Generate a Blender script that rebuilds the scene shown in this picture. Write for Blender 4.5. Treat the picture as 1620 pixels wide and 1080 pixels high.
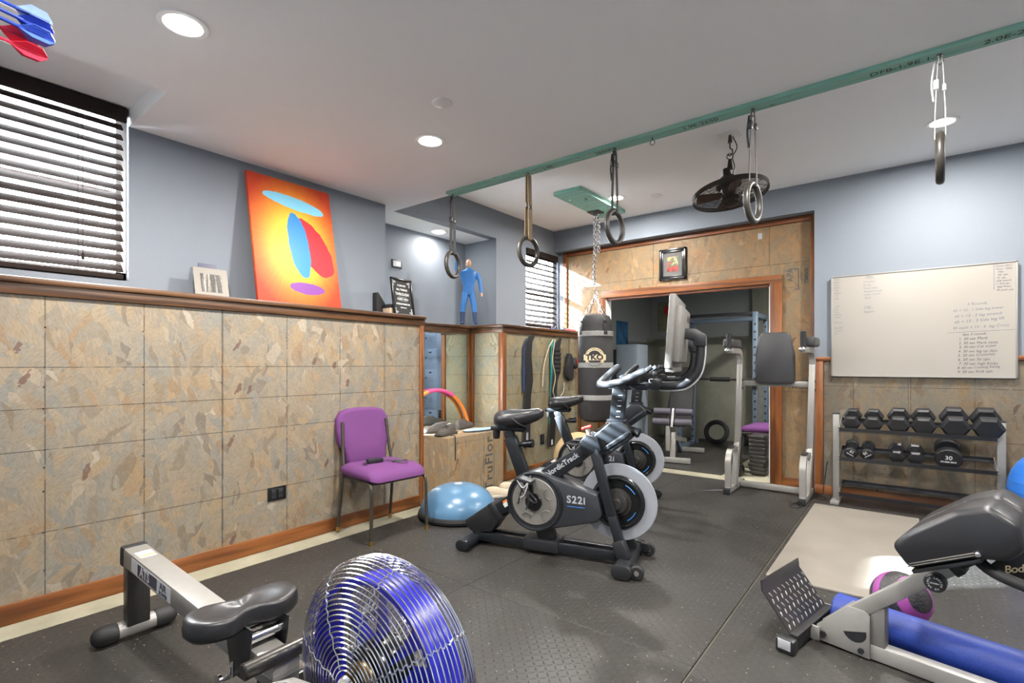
import bpy, bmesh, math, random
from mathutils import Matrix, Vector, Euler
random.seed(7)
sc = bpy.context.scene
for o in list(bpy.data.objects): bpy.data.objects.remove(o, do_unlink=True)
C = bpy.context.scene.collection
PI = math.pi

# ------------------------------------------------------------------ camera
cd = bpy.data.cameras.new('camera'); cam = bpy.data.objects.new('camera', cd); C.objects.link(cam)
cam.location = (0, 0, 1.2); cam.rotation_euler = (PI/2, 0, math.radians(38.0))
cd.sensor_width = 36; cd.lens = 36*806/1620; cd.shift_y = 36/1620; cd.clip_start = 0.02
sc.camera = cam
# ------------------------------------------------------------------ world, sun, exposure
w = bpy.data.worlds.new('sky'); sc.world = w; w.use_nodes = True
bg = w.node_tree.nodes['Background']; bg.inputs[0].default_value = (0.90, 0.95, 1.0, 1); bg.inputs[1].default_value = 66.0
sd = bpy.data.lights.new('sun', 'SUN'); sun = bpy.data.objects.new('sun', sd); C.objects.link(sun)
sd.energy = 90.0; sd.angle = math.radians(0.6); sd.color = (0.80, 0.92, 1.0)
sun.rotation_euler = Vector((1, .9, -.52)).to_track_quat('-Z', 'Y').to_euler()
vs = sc.view_settings
vs.view_transform = 'Standard'; vs.look = 'None'; vs.gamma = 1; vs.use_curve_mapping = False; vs.exposure = 0.54
sc.cycles.max_bounces = 10; sc.cycles.diffuse_bounces = 7; sc.cycles.glossy_bounces = 4
sc.cycles.transparent_max_bounces = 16
LAMP = 45.0        # watts of one recessed lamp

# ------------------------------------------------------------------ materials
def lin(h):
    if isinstance(h, str):
        h = h.lstrip('#'); h = [int(h[i:i+2], 16)/255 for i in (0, 2, 4)]
    return tuple(((c/12.92) if c <= .04045 else ((c+.055)/1.055)**2.4) for c in h) + (1,)
class NT:
    def __init__(s, name):
        s.m = bpy.data.materials.new(name); s.m.use_nodes = True; s.t = s.m.node_tree
        s.b = s.t.nodes['Principled BSDF']; s.out = s.t.nodes['Material Output']
    def n(s, typ, **kw):
        nd = s.t.nodes.new(typ)
        for k, v in kw.items(): setattr(nd, k, v)
        return nd
    def l(s, a, b): s.t.links.new(a, b)
    def val(s, x, inp):
        if hasattr(x, 'is_linked') or hasattr(x, 'links'): s.l(x, inp)
        else: inp.default_value = x
    def math(s, op, a, b=0.0, c=0.0, clamp=False):
        nd = s.n('ShaderNodeMath', operation=op); nd.use_clamp = clamp
        s.val(a, nd.inputs[0]); s.val(b, nd.inputs[1]); s.val(c, nd.inputs[2]); return nd.outputs[0]
    def mix(s, f, a, b, typ='MIX'):
        nd = s.n('ShaderNodeMix', data_type='RGBA', blend_type=typ)
        s.val(f, nd.inputs[0]); s.val(a, nd.inputs[6]); s.val(b, nd.inputs[7]); return nd.outputs[2]
    def ramp(s, f, stops, interp='LINEAR'):
        nd = s.n('ShaderNodeValToRGB'); cr = nd.color_ramp; cr.interpolation = interp
        while len(cr.elements) < len(stops): cr.elements.new(.5)
        for e, (p, c) in zip(cr.elements, stops): e.position = p; e.color = c if len(c) == 4 else lin(c)
        s.l(f, nd.inputs[0]); return nd.outputs[0]
    def obj(s): return s.n('ShaderNodeTexCoord').outputs['Object']
    def sep(s, v):
        nd = s.n('ShaderNodeSeparateXYZ'); s.l(v, nd.inputs[0]); return nd.outputs
    def comb(s, x, y=0.0, z=0.0):
        nd = s.n('ShaderNodeCombineXYZ'); s.val(x, nd.inputs[0]); s.val(y, nd.inputs[1]); s.val(z, nd.inputs[2]); return nd.outputs[0]
    def noise(s, v, scale, detail=3, rough=.5, dim='3D'):
        nd = s.n('ShaderNodeTexNoise', noise_dimensions=dim); s.l(v, nd.inputs['Vector'])
        nd.inputs['Scale'].default_value = scale; nd.inputs['Detail'].default_value = detail; nd.inputs['Roughness'].default_value = rough
        return nd.outputs[0]
    def voro(s, v, scale, out='Color', dim='2D', rnd=1.0):
        nd = s.n('ShaderNodeTexVoronoi', voronoi_dimensions=dim); s.l(v, nd.inputs['Vector'])
        nd.inputs['Scale'].default_value = scale; nd.inputs['Randomness'].default_value = rnd; return nd.outputs[out]
    def map(s, v, scale=(1, 1, 1), rot=(0, 0, 0), loc=(0, 0, 0)):
        nd = s.n('ShaderNodeMapping'); s.l(v, nd.inputs[0])
        if any(rot): nd.vector_type = 'TEXTURE'; scale = tuple(1/k for k in scale)     # turn first, then stretch
        nd.inputs[1].default_value = loc; nd.inputs[2].default_value = rot; nd.inputs[3].default_value = scale; return nd.outputs[0]
    def bump(s, h, dist=.001, strength=1.0):
        nd = s.n('ShaderNodeBump'); nd.inputs['Distance'].default_value = dist; nd.inputs['Strength'].default_value = strength
        s.l(h, nd.inputs['Height']); s.l(nd.outputs[0], s.b.inputs['Normal'])
    def set(s, col=None, rough=None, metal=None, **kw):
        if col is not None: s.val(col, s.b.inputs['Base Color'])
        if rough is not None: s.val(rough, s.b.inputs['Roughness'])
        if metal is not None: s.val(metal, s.b.inputs['Metallic'])
        for k, v in kw.items(): s.val(v, s.b.inputs[k])
        return s.m
MATS = {}
def plain(name, col, rough=.5, metal=0.0, var=.06, scale=30, bump=0.0, **kw):
    """procedural single-colour material with a little mottling"""
    if name in MATS: return MATS[name]
    t = NT(name); o = t.obj(); nz = t.noise(o, scale, 3)
    c = lin(col) if isinstance(col, str) else col
    lo = tuple(max(0, x*(1-var)) for x in c[:3])+(1,); hi = tuple(min(1, x*(1+var)) for x in c[:3])+(1,)
    t.set(t.ramp(nz, [(.3, lo), (.7, hi)]), rough, metal, **kw)
    if bump: t.bump(nz, bump)
    MATS[name] = t.m; return t.m
def emis(name, col, st):
    t = NT(name); t.set((0, 0, 0, 1), .5); t.b.inputs['Emission Color'].default_value = col; t.b.inputs['Emission Strength'].default_value = st
    MATS[name] = t.m; return t.m

def osb(name, u0=None, sh=0.0, zl=(.385, .785, .985, 1.185), tint='#bcb9b5', seed=0.0, lines=True):
    t = NT(name); o = t.obj(); x, y, z = t.sep(o)[:3]
    u = t.math('ADD', x, y); v = t.math('ADD', z, t.math('MULTIPLY', t.math('SUBTRACT', x, y), sh))
    uv = t.comb(u, v, 0.0); uv = t.map(uv, loc=(seed, seed*1.7, 0))
    # warp a little
    nd = t.n('ShaderNodeTexNoise', noise_dimensions='2D'); t.l(uv, nd.inputs['Vector']); nd.inputs['Scale'].default_value = 7; nd.inputs['Detail'].default_value = 2
    wv = t.n('ShaderNodeVectorMath', operation='MULTIPLY_ADD'); t.l(nd.outputs['Color'], wv.inputs[0]); wv.inputs[1].default_value = (.06, .06, 0); t.l(uv, wv.inputs[2])
    uvw = wv.outputs[0]
    def strands(sx, sy, ang, k):
        p = t.map(uvw, (sx, sy, 1), (0, 0, ang), (k*.31, k*.13, 0)); c = t.voro(p, 1.0); r = t.sep(c); return r[0], r[1], r[2]
    A = [strands(sx, sy, an, k) for k, (sx, sy, an) in enumerate([(9, 24, .7), (8, 26, 1.5), (9, 22, 2.4), (7, 17, 1.15), (12, 34, 1.9)])]
    sel = t.voro(t.map(uvw, loc=(5, 2, 0)), 9.0); ss = t.sep(sel)
    v = t.mix(t.math('GREATER_THAN', ss[0], .45), t.comb(A[0][0]), t.comb(A[1][0]))
    v = t.mix(t.math('GREATER_THAN', ss[1], .6), v, t.comb(A[2][0]))
    v = t.mix(t.math('GREATER_THAN', A[3][1], .62), v, t.comb(A[3][0]))
    v = t.mix(t.math('GREATER_THAN', A[4][1], .72), v, t.comb(A[4][0]))
    vv = t.sep(v)[0]
    col = t.ramp(vv, [(0, '#857a6c'), (.12, '#b7aa95'), (.28, '#a5a6a0'), (.44, '#c2b297'), (.58, '#b1a590'), (.72, '#9b9e9a'), (.84, '#c8b08c'), (.94, '#ac9071'), (1, '#ddd4c2')])
    big = t.noise(uv, 3.2, 3, .6, '2D')
    col = t.mix(.30, col, t.ramp(big, [(.32, '#9a9c98'), (.5, '#b5a891'), (.68, '#bf9f74')]))
    g = t.noise(t.map(uv, (30, 110, 1), (0, 0, .6)), 1.0, 4, .65, '2D'); g2 = t.noise(t.map(uv, (110, 28, 1), (0, 0, .3)), 1.0, 4, .65, '2D')
    gg = t.sep(t.mix(t.math('GREATER_THAN', ss[2], .5), t.comb(g), t.comb(g2)))[0]
    col = t.mix(t.math('MULTIPLY', t.math('SUBTRACT', gg, .45, clamp=True), 1.4, clamp=True), col, lin('#8a7660'))
    col = t.mix(t.math('MULTIPLY', t.math('SUBTRACT', .42, gg, clamp=True), 1.6, clamp=True), col, lin('#d6cbb4'))
    # dark bark flecks: short, narrow, few
    fp = t.map(uvw, (9, 26, 1), (0, 0, 1.2)); fr = t.sep(t.voro(fp, 1.0)); fd = t.voro(fp, 1.0, 'Distance')
    fm = t.math('MULTIPLY', t.math('GREATER_THAN', fr[2], .987), t.math('LESS_THAN', t.math('ADD', fd, t.math('MULTIPLY', t.noise(uv, 60, 2, .5, '2D'), .5)), .62))
    col = t.mix(t.math('MULTIPLY', fm, .75), col, lin('#7a5043'))
    spk = t.math('GREATER_THAN', t.noise(t.map(uv, (70, 150, 1), (0, 0, .9)), 1.0, 2, .5, '2D'), .70)
    col = t.mix(t.math('MULTIPLY', spk, .5), col, lin('#7f6445'))
    if lines:
        brk = t.math('GREATER_THAN', t.noise(uv, 9, 2, .5, '2D'), .40)
        if u0 is not None:
            q = t.math('FRACT', t.math('DIVIDE', t.math('SUBTRACT', u, u0-100*.4064), .4064))
            d = t.math('MULTIPLY', t.math('MINIMUM', q, t.math('SUBTRACT', 1.0, q)), .4064)
            m = t.math('LESS_THAN', d, .0026)
        else: m = 0.0
        for zz in zl:
            d = t.math('ABSOLUTE', t.math('SUBTRACT', z, zz)); mm = t.math('LESS_THAN', d, .0024); m = t.math('MAXIMUM', m, mm)
        m = t.math('MULTIPLY', m, t.math('ADD', t.math('MULTIPLY', brk, .5), .28))
        col = t.mix(m, col, lin('#4e4a42'))
    col = t.mix(1.0, col, lin(tint), 'MULTIPLY')
    t.set(col, .62); t.bump(t.math('ADD', gg, vv), .0012, .5)
    return t.m
def oak(name, axis, c0='#74431f', c1='#91592b', c2='#44220c'):
    """oak with the grain along one world axis"""
    t = NT(name); o = t.obj(); s = [26, 26, 26]; s[axis] = 1.3
    p = t.map(o, tuple(s)); n1 = t.noise(p, 1.0, 4, .6)
    s2 = [9, 9, 9]; s2[axis] = .9
    wv = t.n('ShaderNodeTexWave', wave_type='RINGS', rings_direction='SPHERICAL'); t.l(t.map(o, tuple(s2), loc=(3.3, 1.7, .4)), wv.inputs[0])
    wv.inputs['Scale'].default_value = 1.3; wv.inputs['Distortion'].default_value = 5; wv.inputs['Detail'].default_value = 2; wv.inputs['Detail Scale'].default_value = 1.2
    col = t.ramp(n1, [(.25, c0), (.75, c1)])
    col = t.mix(t.math('MULTIPLY', t.math('POWER', wv.outputs[0], 2.0), .75), col, lin(c2))
    s3 = [170, 170, 170]; s3[axis] = 5
    n3 = t.noise(t.map(o, tuple(s3)), 1.0, 2)
    col = t.mix(t.math('MULTIPLY', t.math('GREATER_THAN', n3, .6), .35), col, lin(c2))
    t.set(col, .38); t.bump(n3, .0004, .4); return t.m
def mat_rubber():
    t = NT('diamond_rubber'); o = t.obj(); x, y, z = t.sep(o)[:3]
    P = .028
    cx = t.math('DIVIDE', x, P); cy = t.math('DIVIDE', y, P)
    ix = t.math('FLOOR', cx); iy = t.math('FLOOR', cy)
    fx = t.math('SUBTRACT', t.math('FRACT', cx), .5); fy = t.math('SUBTRACT', t.math('FRACT', cy), .5)
    par = t.math('MODULO', t.math('ADD', t.math('ADD', ix, iy), 1000.0), 2.0)
    sg = t.math('SUBTRACT', t.math('MULTIPLY', par, 2.0), 1.0)
    p = t.math('MULTIPLY', t.math('ADD', fx, t.math('MULTIPLY', sg, fy)), .7071)
    q = t.math('MULTIPLY', t.math('SUBTRACT', fx, t.math('MULTIPLY', sg, fy)), .7071)
    e = t.math('ADD', t.math('POWER', t.math('DIVIDE', p, .46), 2.0), t.math('POWER', t.math('DIVIDE', q, .11), 2.0))
    h = t.math('SUBTRACT', 1.0, e, clamp=True)
    n = t.noise(o, 1.6, 4); n2 = t.noise(o, 35, 3)
    col = t.ramp(n, [(.3, '#252422'), (.55, '#2e2c29'), (.75, '#3a3833')])
    col = t.mix(t.math('MULTIPLY', n2, .3), col, lin('#2f2d2b'))
    sp = t.voro(t.comb(x, y), 26.0, 'Distance'); sr = t.sep(t.voro(t.comb(x, y), 26.0))
    col = t.mix(t.math('MULTIPLY', h, .35), col, lin('#5c5852'))
    m = t.math('MULTIPLY', t.math('LESS_THAN', sp, .055), t.math('GREATER_THAN', sr[0], .86))
    col = t.mix(t.math('MULTIPLY', m, .9), col, lin('#d8d2c4'))
    t.set(col, t.math('ADD', .36, t.math('MULTIPLY', n2, .25))); t.bump(h, .0045, 1.0); return t.m
def concrete(name, c0, c1, sc_=3):
    t = NT(name); o = t.obj(); n = t.noise(o, sc_, 6, .65); n2 = t.noise(o, sc_*14, 3)
    col = t.ramp(n, [(.3, c0), (.7, c1)]); col = t.mix(t.math('MULTIPLY', n2, .25), col, lin(c0))
    t.set(col, .8); t.bump(n2, .001); return t.m
def green_lumber():
    t = NT('treated_lumber'); o = t.obj(); n = t.noise(t.map(o, (3, 30, 30)), 1.0, 4, .6)
    col = t.ramp(n, [(.3, '#6fa397'), (.55, '#86b8a9'), (.75, '#a0bfa9')])
    k = t.voro(t.map(o, (5, 9, 9)), 1.0, 'Distance', '3D'); col = t.mix(t.math('MULTIPLY', t.math('LESS_THAN', k, .10), .7), col, lin('#5d5a45'))
    t.set(col, .7); return t.m

M = {}
M['wall'] = plain('wall_paint', '#7a818a', .75, var=.02, scale=120)
M['ceil'] = plain('ceiling_paint', '#f5f5f4', .85, var=.01, scale=150)
M['white'] = plain('white_plastic', '#e8e8e6', .4, var=.01)
M['oak0'] = oak('oak_x', 0); M['oak1'] = oak('oak_y', 1); M['oak2'] = oak('oak_z', 2)
M['doak0'] = oak('dark_oak_x', 0, '#6f3f22', '#86502d', '#4a2713')
M['led1'] = oak('ledge_oak_y', 1, '#4a2f1d', '#664629', '#28150a'); M['led0'] = oak('ledge_oak_x', 0, '#4a2f1d', '#664629', '#28150a')
M['osbL'] = osb('osb_left_wall', u0=.147-3.31, seed=0.0)
M['osbA'] = osb('osb_alcove', u0=None, zl=(.585, .885, 1.085, 1.285), tint='#b9bbae', seed=4.0)
M['osbB'] = osb('osb_back_wall', u0=-.414+5.53, zl=(.58, 1.0), tint='#9e9a93', seed=9.0)
M['osbF'] = osb('osb_feature_wall', lines=False, tint='#b5a083', seed=15.0)
M['osbX'] = osb('osb_box', sh=.8, lines=False, tint='#d0c0aa', seed=22.0)
M['rubber'] = mat_rubber()
M['slab'] = concrete('floor_concrete', '#86826f', '#9c9782', 5)
M['conc'] = concrete('wall_concrete', '#77776a', '#98978a', 2)
M['dkwall'] = plain('dim_wall_paint', '#8d9190', .8, var=.03)
M['green'] = green_lumber()
M['black'] = plain('black_plastic', '#202124', .42, var=.12, scale=60)
M['blackg'] = plain('black_gloss', '#151617', .22, var=.1)
M['bframe'] = plain('bike_frame_paint', '#23262a', .3, .25, var=.08)
M['rubbk'] = plain('black_rubber', '#1e1e1f', .65, var=.1, scale=80, bump=.0003)
M['hbar'] = plain('sunlit_bar_rubber', '#34373a', .5, var=.06)  # black rubber lightened so the sunlight on the bars looks stronger
M['vinyl'] = plain('grey_vinyl', '#3b3b3d', .42, var=.05, scale=200, bump=.0002)
M['vinylk'] = plain('black_vinyl', '#212123', .36, var=.05, scale=200, bump=.0002)
M['alum'] = plain('silver_paint', '#979590', .38, .35, var=.03)
M['steel'] = plain('bare_steel', '#a9a9ab', .25, .9, var=.03)
M['chrome'] = plain('chrome', '#d9d9dc', .16, 1.0, var=.02)
M['gun'] = plain('gunmetal', '#4d4b48', .3, .7, var=.04)
M['grayp'] = plain('grey_plastic', '#6b6965', .45, var=.04)
M['lgray'] = plain('light_grey_plastic', '#a6a8ac', .4, var=.03)
M['purple'] = plain('purple_fabric', '#5f3066', .85, var=.08, scale=300, bump=.0004)
M['blueball'] = plain('blue_vinyl', '#2f6fc4', .3, var=.05, scale=12)
M['bosu'] = plain('pale_blue_vinyl', '#547a99', .28, var=.04, scale=10)
M['foam'] = plain('blue_foam', '#1b3484', .5, var=.22, scale=160, bump=.0006)
M['fanblue'] = plain('blue_plastic', '#25259c', .25, var=.06)
M['wht'] = plain('white_print', '#e6e6e4', .6, var=.01)
M['ink'] = plain('marker_ink', '#6b7078', .7, var=.05); M['ink2'] = plain('dark_marker_ink', '#4d4657', .7, var=.05)
M['bluepr'] = plain('blue_print', '#2f7fd0', .5, var=.02)
M['tan'] = plain('tan_vinyl', '#c3a67c', .45, var=.1, scale=14)
M['teal'] = plain('teal_fabric', '#1f8a86', .8, var=.08)
M['red'] = plain('red_plastic', '#c9302c', .4, var=.05)
M['pink'] = plain('pink_foam', '#e0508c', .6, var=.05); M['orange'] = plain('orange_foam', '#ee8a3a', .6, var=.05)
M['slat'] = plain('dark_wood_slat', '#2c2522', .8, var=.12, scale=20, **{'Specular IOR Level': .08})
M['mirror'] = plain('mirror_glass', '#d6dcd8', .02, 1.0, var=0.0)
M['cream'] = plain('cream_board', '#807a71', .5, var=.06, scale=4)
M['wboard'] = plain('whiteboard_face', '#9b968e', .28, var=.015, scale=3)
M['stamp'] = plain('stamp_ink', '#4b4a45', .8, var=.1)
M['bagc'] = plain('bag_canvas', '#262525', .7, var=.1, scale=60, bump=.0006)
M['tape'] = plain('grey_tape', '#8c8b87', .5, var=.08)
M['brass'] = plain('brass', '#b08a4a', .3, .9)
def glass():
    t = NT('window_glass'); tr = t.n('ShaderNodeBsdfTransparent'); gl = t.n('ShaderNodeBsdfGlossy'); gl.inputs['Roughness'].default_value = .02
    mx = t.n('ShaderNodeMixShader'); mx.inputs[0].default_value = .05; t.l(tr.outputs[0], mx.inputs[1]); t.l(gl.outputs[0], mx.inputs[2]); t.l(mx.outputs[0], t.out.inputs[0]); return t.m
M['glass'] = glass()
def clear_plastic():
    t = NT('clear_plastic'); tr = t.n('ShaderNodeBsdfTransparent'); tr.inputs[0].default_value = (.8, .82, .86, 1)
    mx = t.n('ShaderNodeMixShader'); mx.inputs[0].default_value = .62; t.l(tr.outputs[0], mx.inputs[1]); t.l(t.b.outputs[0], mx.inputs[2]); t.l(mx.outputs[0], t.out.inputs[0])
    t.set(lin('#a9adb4'), .3); return t.m
M['clear'] = clear_plastic()

# ------------------------------------------------------------------ geometry helpers
def rotm(e): return Euler(e).to_matrix().to_4x4()
def frame(d, up=Vector((0, 0, 1))):
    d = Vector(d).normalized()
    if abs(d.dot(up)) > .99: up = Vector((0, 1, 0))
    x = up.cross(d).normalized(); y = d.cross(x); return x, y, d
class G:
    def __init__(s): s.v = []; s.f = []
    def add(s, vs, fs, mat=None):
        k = len(s.v)
        s.v += [tuple(mat @ Vector(v)) for v in vs] if mat else [tuple(v) for v in vs]
        s.f += [tuple(i+k for i in f) for f in fs]; return s
    def bm(s, b, mat=None):
        b.verts.index_update(); s.add([v.co.copy() for v in b.verts], [[v.index for v in f.verts] for f in b.faces], mat); b.free(); return s
    def box(s, c, size, rot=None, bev=0, seg=2):
        m = Matrix.Translation(Vector(c)) @ (rotm(rot) if rot else Matrix())
        h = [x/2 for x in size]
        vs = [(sx*h[0], sy*h[1], sz*h[2]) for sx in (-1, 1) for sy in (-1, 1) for sz in (-1, 1)]
        fs = [(0, 1, 3, 2), (4, 6, 7, 5), (0, 4, 5, 1), (2, 3, 7, 6), (0, 2, 6, 4), (1, 5, 7, 3)]
        if not bev: return s.add(vs, fs, m)
        b = bmesh.new(); bv = [b.verts.new(v) for v in vs]
        for f in fs: b.faces.new([bv[i] for i in f])
        bmesh.ops.bevel(b, geom=b.edges[:], offset=min(bev, min(h)*.98), segments=seg, profile=.5, affect='EDGES')
        return s.bm(b, m)
    def mm(s, a, b, bev=0, seg=2):
        return s.box([(a[i]+b[i])/2 for i in range(3)], [abs(b[i]-a[i]) for i in range(3)], None, bev, seg)
    def ring(s, c, x, y, r, n, ph=0): return [tuple(Vector(c)+x*(r*math.cos(2*PI*i/n+ph))+y*(r*math.sin(2*PI*i/n+ph))) for i in range(n)]
    def cyl(s, p0, p1, r0, r1=None, n=16, ph=0, bev=0):
        r1 = r0 if r1 is None else r1; x, y, d = frame(Vector(p1)-Vector(p0)); L = (Vector(p1)-Vector(p0)).length
        if bev:
            pr = [(0, 0), (r0-bev, 0), (r0, bev), (r1, L-bev), (r1-bev, L), (0, L)]
            m = Matrix((tuple(x)+(0,), tuple(y)+(0,), tuple(d)+(0,), (0, 0, 0, 1))).transposed(); m.translation = Vector(p0)
            return s.lathe(pr, n, m)
        a = s.ring(p0, x, y, r0, n, ph); b = s.ring(p1, x, y, r1, n, ph)
        fs = [(i, (i+1) % n, n+(i+1) % n, n+i) for i in range(n)]+[tuple(range(n-1, -1, -1)), tuple(range(n, 2*n))]
        return s.add(a+b, fs)
    def tube(s, pts, r, n=8, closed=False, caps=True):
        P = [Vector(p) for p in pts]; N = len(P); rr = r if isinstance(r, (list, tuple)) else [r]*N
        vs = []; up = None
        for i in range(N):
            if closed: d = P[(i+1) % N]-P[i-1]
            else: d = P[min(i+1, N-1)]-P[max(i-1, 0)]
            d.normalize()
            if up is None: x, y, _ = frame(d)
            else:
                x = (up-d*up.dot(d)); x = x.normalized() if x.length > 1e-6 else frame(d)[0]; y = d.cross(x)
            up = x; vs += s.ring(P[i], x, y, rr[i], n)
        fs = []
        for i in range(N if closed else N-1):
            a = i*n; b = ((i+1) % N)*n
            fs += [(a+j, a+(j+1) % n, b+(j+1) % n, b+j) for j in range(n)]
        if not closed and caps: fs += [tuple(range(n-1, -1, -1)), tuple(range((N-1)*n, N*n))]
        return s.add(vs, fs)
    def lathe(s, prof, n=24, m=None, a0=0, a1=2*PI):
        full = abs(a1-a0-2*PI) < 1e-6; k = n if full else n+1; vs = []; fs = []; idx = []
        for (r, z) in prof:
            if r < 1e-6: idx.append([len(vs)]*k); vs.append((0, 0, z))
            else:
                idx.append(list(range(len(vs), len(vs)+k)))
                vs += [(r*math.cos(a0+(a1-a0)*i/n), r*math.sin(a0+(a1-a0)*i/n), z) for i in range(k)]
        for a, b in zip(idx, idx[1:]):
            for i in range(n):
                j = (i+1) % k; q = []
                for t in (a[i], a[j], b[j], b[i]):
                    if t not in q: q.append(t)
                if len(q) > 2: fs.append(tuple(q))
        return s.add(vs, fs, m)
    def sph(s, c, r, n=24, k=12):
        if not isinstance(r, (tuple, list)): r = (r, r, r)
        pr = [(math.sin(PI*i/k), -math.cos(PI*i/k)) for i in range(k+1)]
        return s.lathe(pr, n, Matrix.Translation(Vector(c)) @ Matrix.Diagonal((r[0], r[1], r[2], 1)))
    def torus(s, c, R, r, m=None, n=40, k=8):
        return s.tube([tuple(Vector(c)+((m if m else Matrix()) @ Vector((R*math.cos(2*PI*i/n), R*math.sin(2*PI*i/n), 0)))) for i in range(n)], r, k, True)
    def prism(s, poly, d0, d1, m=None, bev=0, seg=2):
        """poly in (x,z), pushed along y from d0 to d1"""
        b = bmesh.new(); a = [b.verts.new((p[0], d0, p[1])) for p in poly]; c = [b.verts.new((p[0], d1, p[1])) for p in poly]; n = len(poly)
        b.faces.new(a); b.faces.new(c[::-1])
        for i in range(n): b.faces.new((a[(i+1) % n], a[i], c[i], c[(i+1) % n]))
        bmesh.ops.recalc_face_normals(b, faces=b.faces[:])
        if bev: bmesh.ops.bevel(b, geom=b.edges[:], offset=bev, segments=seg, profile=.5, affect='EDGES')
        return s.bm(b, m)
    def loft(s, rings, caps=True, closed=True):
        n = len(rings[0]); vs = [p for r in rings for p in r]; fs = []
        for i in range(len(rings)-1):
            for j in range(n if closed else n-1): fs.append((i*n+j, i*n+(j+1) % n, (i+1)*n+(j+1) % n, (i+1)*n+j))
        if caps: fs += [tuple(range(n-1, -1, -1)), tuple(range((len(rings)-1)*n, len(rings)*n))]
        return s.add(vs, fs)
    def text(s, st, size, mat, warp=None, ax='CENTER', ay='CENTER', ext=.0004, shear=0, off=0, sp=1.0):
        cu = bpy.data.curves.new('t', 'FONT'); cu.body = st; cu.size = size; cu.align_x = ax; cu.align_y = ay; cu.extrude = ext; cu.shear = shear; cu.offset = off; cu.space_character = sp
        cu.resolution_u = 3; ob = bpy.data.objects.new('t', cu); me = ob.to_mesh()
        vs = [v.co.copy() for v in me.vertices]; fs = [tuple(p.vertices) for p in me.polygons]
        ob.to_mesh_clear(); bpy.data.objects.remove(ob); bpy.data.curves.remove(cu)
        if warp: return s.add([warp(v) for v in vs], fs)
        return s.add(vs, fs, mat)
    def mesh(s, name, mat, ang=35):
        me = bpy.data.meshes.new(name); me.from_pydata(s.v, [], s.f); me.validate()
        b = bmesh.new(); b.from_mesh(me); bmesh.ops.recalc_face_normals(b, faces=b.faces[:]); b.to_mesh(me); b.free()
        me.polygons.foreach_set('use_smooth', [True]*len(me.polygons)); me.set_sharp_from_angle(angle=math.radians(ang))
        me.materials.append(mat if not isinstance(mat, str) else M[mat]); me.update(); return me
def put(name, g, mat, parent=None, ang=35, loc=None, rot=None, label=None):
    o = bpy.data.objects.new(name, g.mesh(name, mat, ang) if isinstance(g, G) else g); C.objects.link(o)
    if parent: o.parent = parent
    if loc: o.location = loc
    if rot: o.rotation_euler = rot
    if label: o['label'] = label
    return o
def tag(o, label, cat, group=None):
    o['label'] = label; o['category'] = cat
    if group: o['group'] = group
    return o
def thing(name, label, cat, loc=(0, 0, 0), rz=0, group=None, rot=None):
    o = bpy.data.objects.new(name, None); C.objects.link(o); o.empty_display_size = .1
    o.location = loc; o.rotation_euler = rot if rot else (0, 0, rz); return tag(o, label, cat, group)
def struct(name, g, mat, parent=None, label=None):
    o = put(name, g, mat, parent)
    if not parent: o['kind'] = 'structure'
    if label: o['label'] = label
    return o
def dup(root, loc=None, rz=None, label=None, rot=None):
    def cp(o, par):
        c = o.copy(); C.objects.link(c); c.parent = par
        for ch in o.children: cp(ch, c)
        return c
    r = cp(root, None)
    if loc is not None: r.location = loc
    if rz is not None: r.rotation_euler = (0, 0, rz)
    if rot is not None: r.rotation_euler = rot
    if label: r['label'] = label
    return r
FACE_MY = Matrix(((1, 0, 0, 0), (0, 0, -1, 0), (0, 1, 0, 0), (0, 0, 0, 1)))    # text upright, read from -y
FACE_PX = Matrix(((0, 0, 1, 0), (1, 0, 0, 0), (0, 1, 0, 0), (0, 0, 0, 1)))     # text upright, read from +x
def at(x, y, z): return Matrix.Translation((x, y, z))
def arc(c, r, a0, a1, n, plane='xz', k=0.0):
    out = []
    for i in range(n+1):
        a = a0+(a1-a0)*i/n; p, q = c[0]+r*math.cos(a), c[1]+r*math.sin(a)
        out.append((p, k, q) if plane == 'xz' else (p, q, k) if plane == 'xy' else (k, p, q))
    return out
def smooth(pts, n=6):
    """Catmull-Rom through the points"""
    P = [Vector(p) for p in pts]; P = [P[0]*2-P[1]]+P+[P[-1]*2-P[-2]]; out = []
    for i in range(1, len(P)-2):
        a, b, c, d = P[i-1:i+3]
        for j in range(n):
            t = j/n; out.append(tuple(.5*((2*b)+(c-a)*t+(2*a-5*b+4*c-d)*t*t+(3*b-a-3*c+d)*t**3)))
    out.append(tuple(P[-2])); return out
# ================================================================== THE SETTING
XU, XL, YB, YF = -3.63, -3.31, 5.53, 5.65
Z1, Z2 = 2.60, 2.915
# ---- floor: concrete slab with rubber mats laid on it (mat tops are z = 0)
g = G().mm((-4.3, -2.2, -.10), (3.2, 8.6, -.012)); floor = struct('floor', g, 'slab')
def rmat(x0, x1, y0, y1):
    put('rubber_mat', G().mm((x0+.0015, y0+.0015, -.012), (x1-.0015, y1-.0015, 0), .0015, 1), 'rubber', floor)
for (x0, x1) in ((-3.10, -1.90), (-1.90, -.68)):
    rmat(x0, x1, -1.6, .21); rmat(x0, x1, .21, 2.04); rmat(x0, x1, 2.04, 3.87); rmat(x0, x1, 3.87, 5.52)
for (x0, x1) in ((-.675, .54), (.54, 1.76), (1.76, 2.58)):
    rmat(x0, x1, -1.6, 1.0); rmat(x0, x1, 1.0, 2.83); rmat(x0, x1, 2.83, 4.66); rmat(x0, x1, 4.66, 5.50)
for (x0, x1) in ((-3.4, -2.2), (-2.2, -1.62)):
    rmat(x0, x1, 5.78, 7.3); rmat(x0, x1, 7.3, 8.38)
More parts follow.
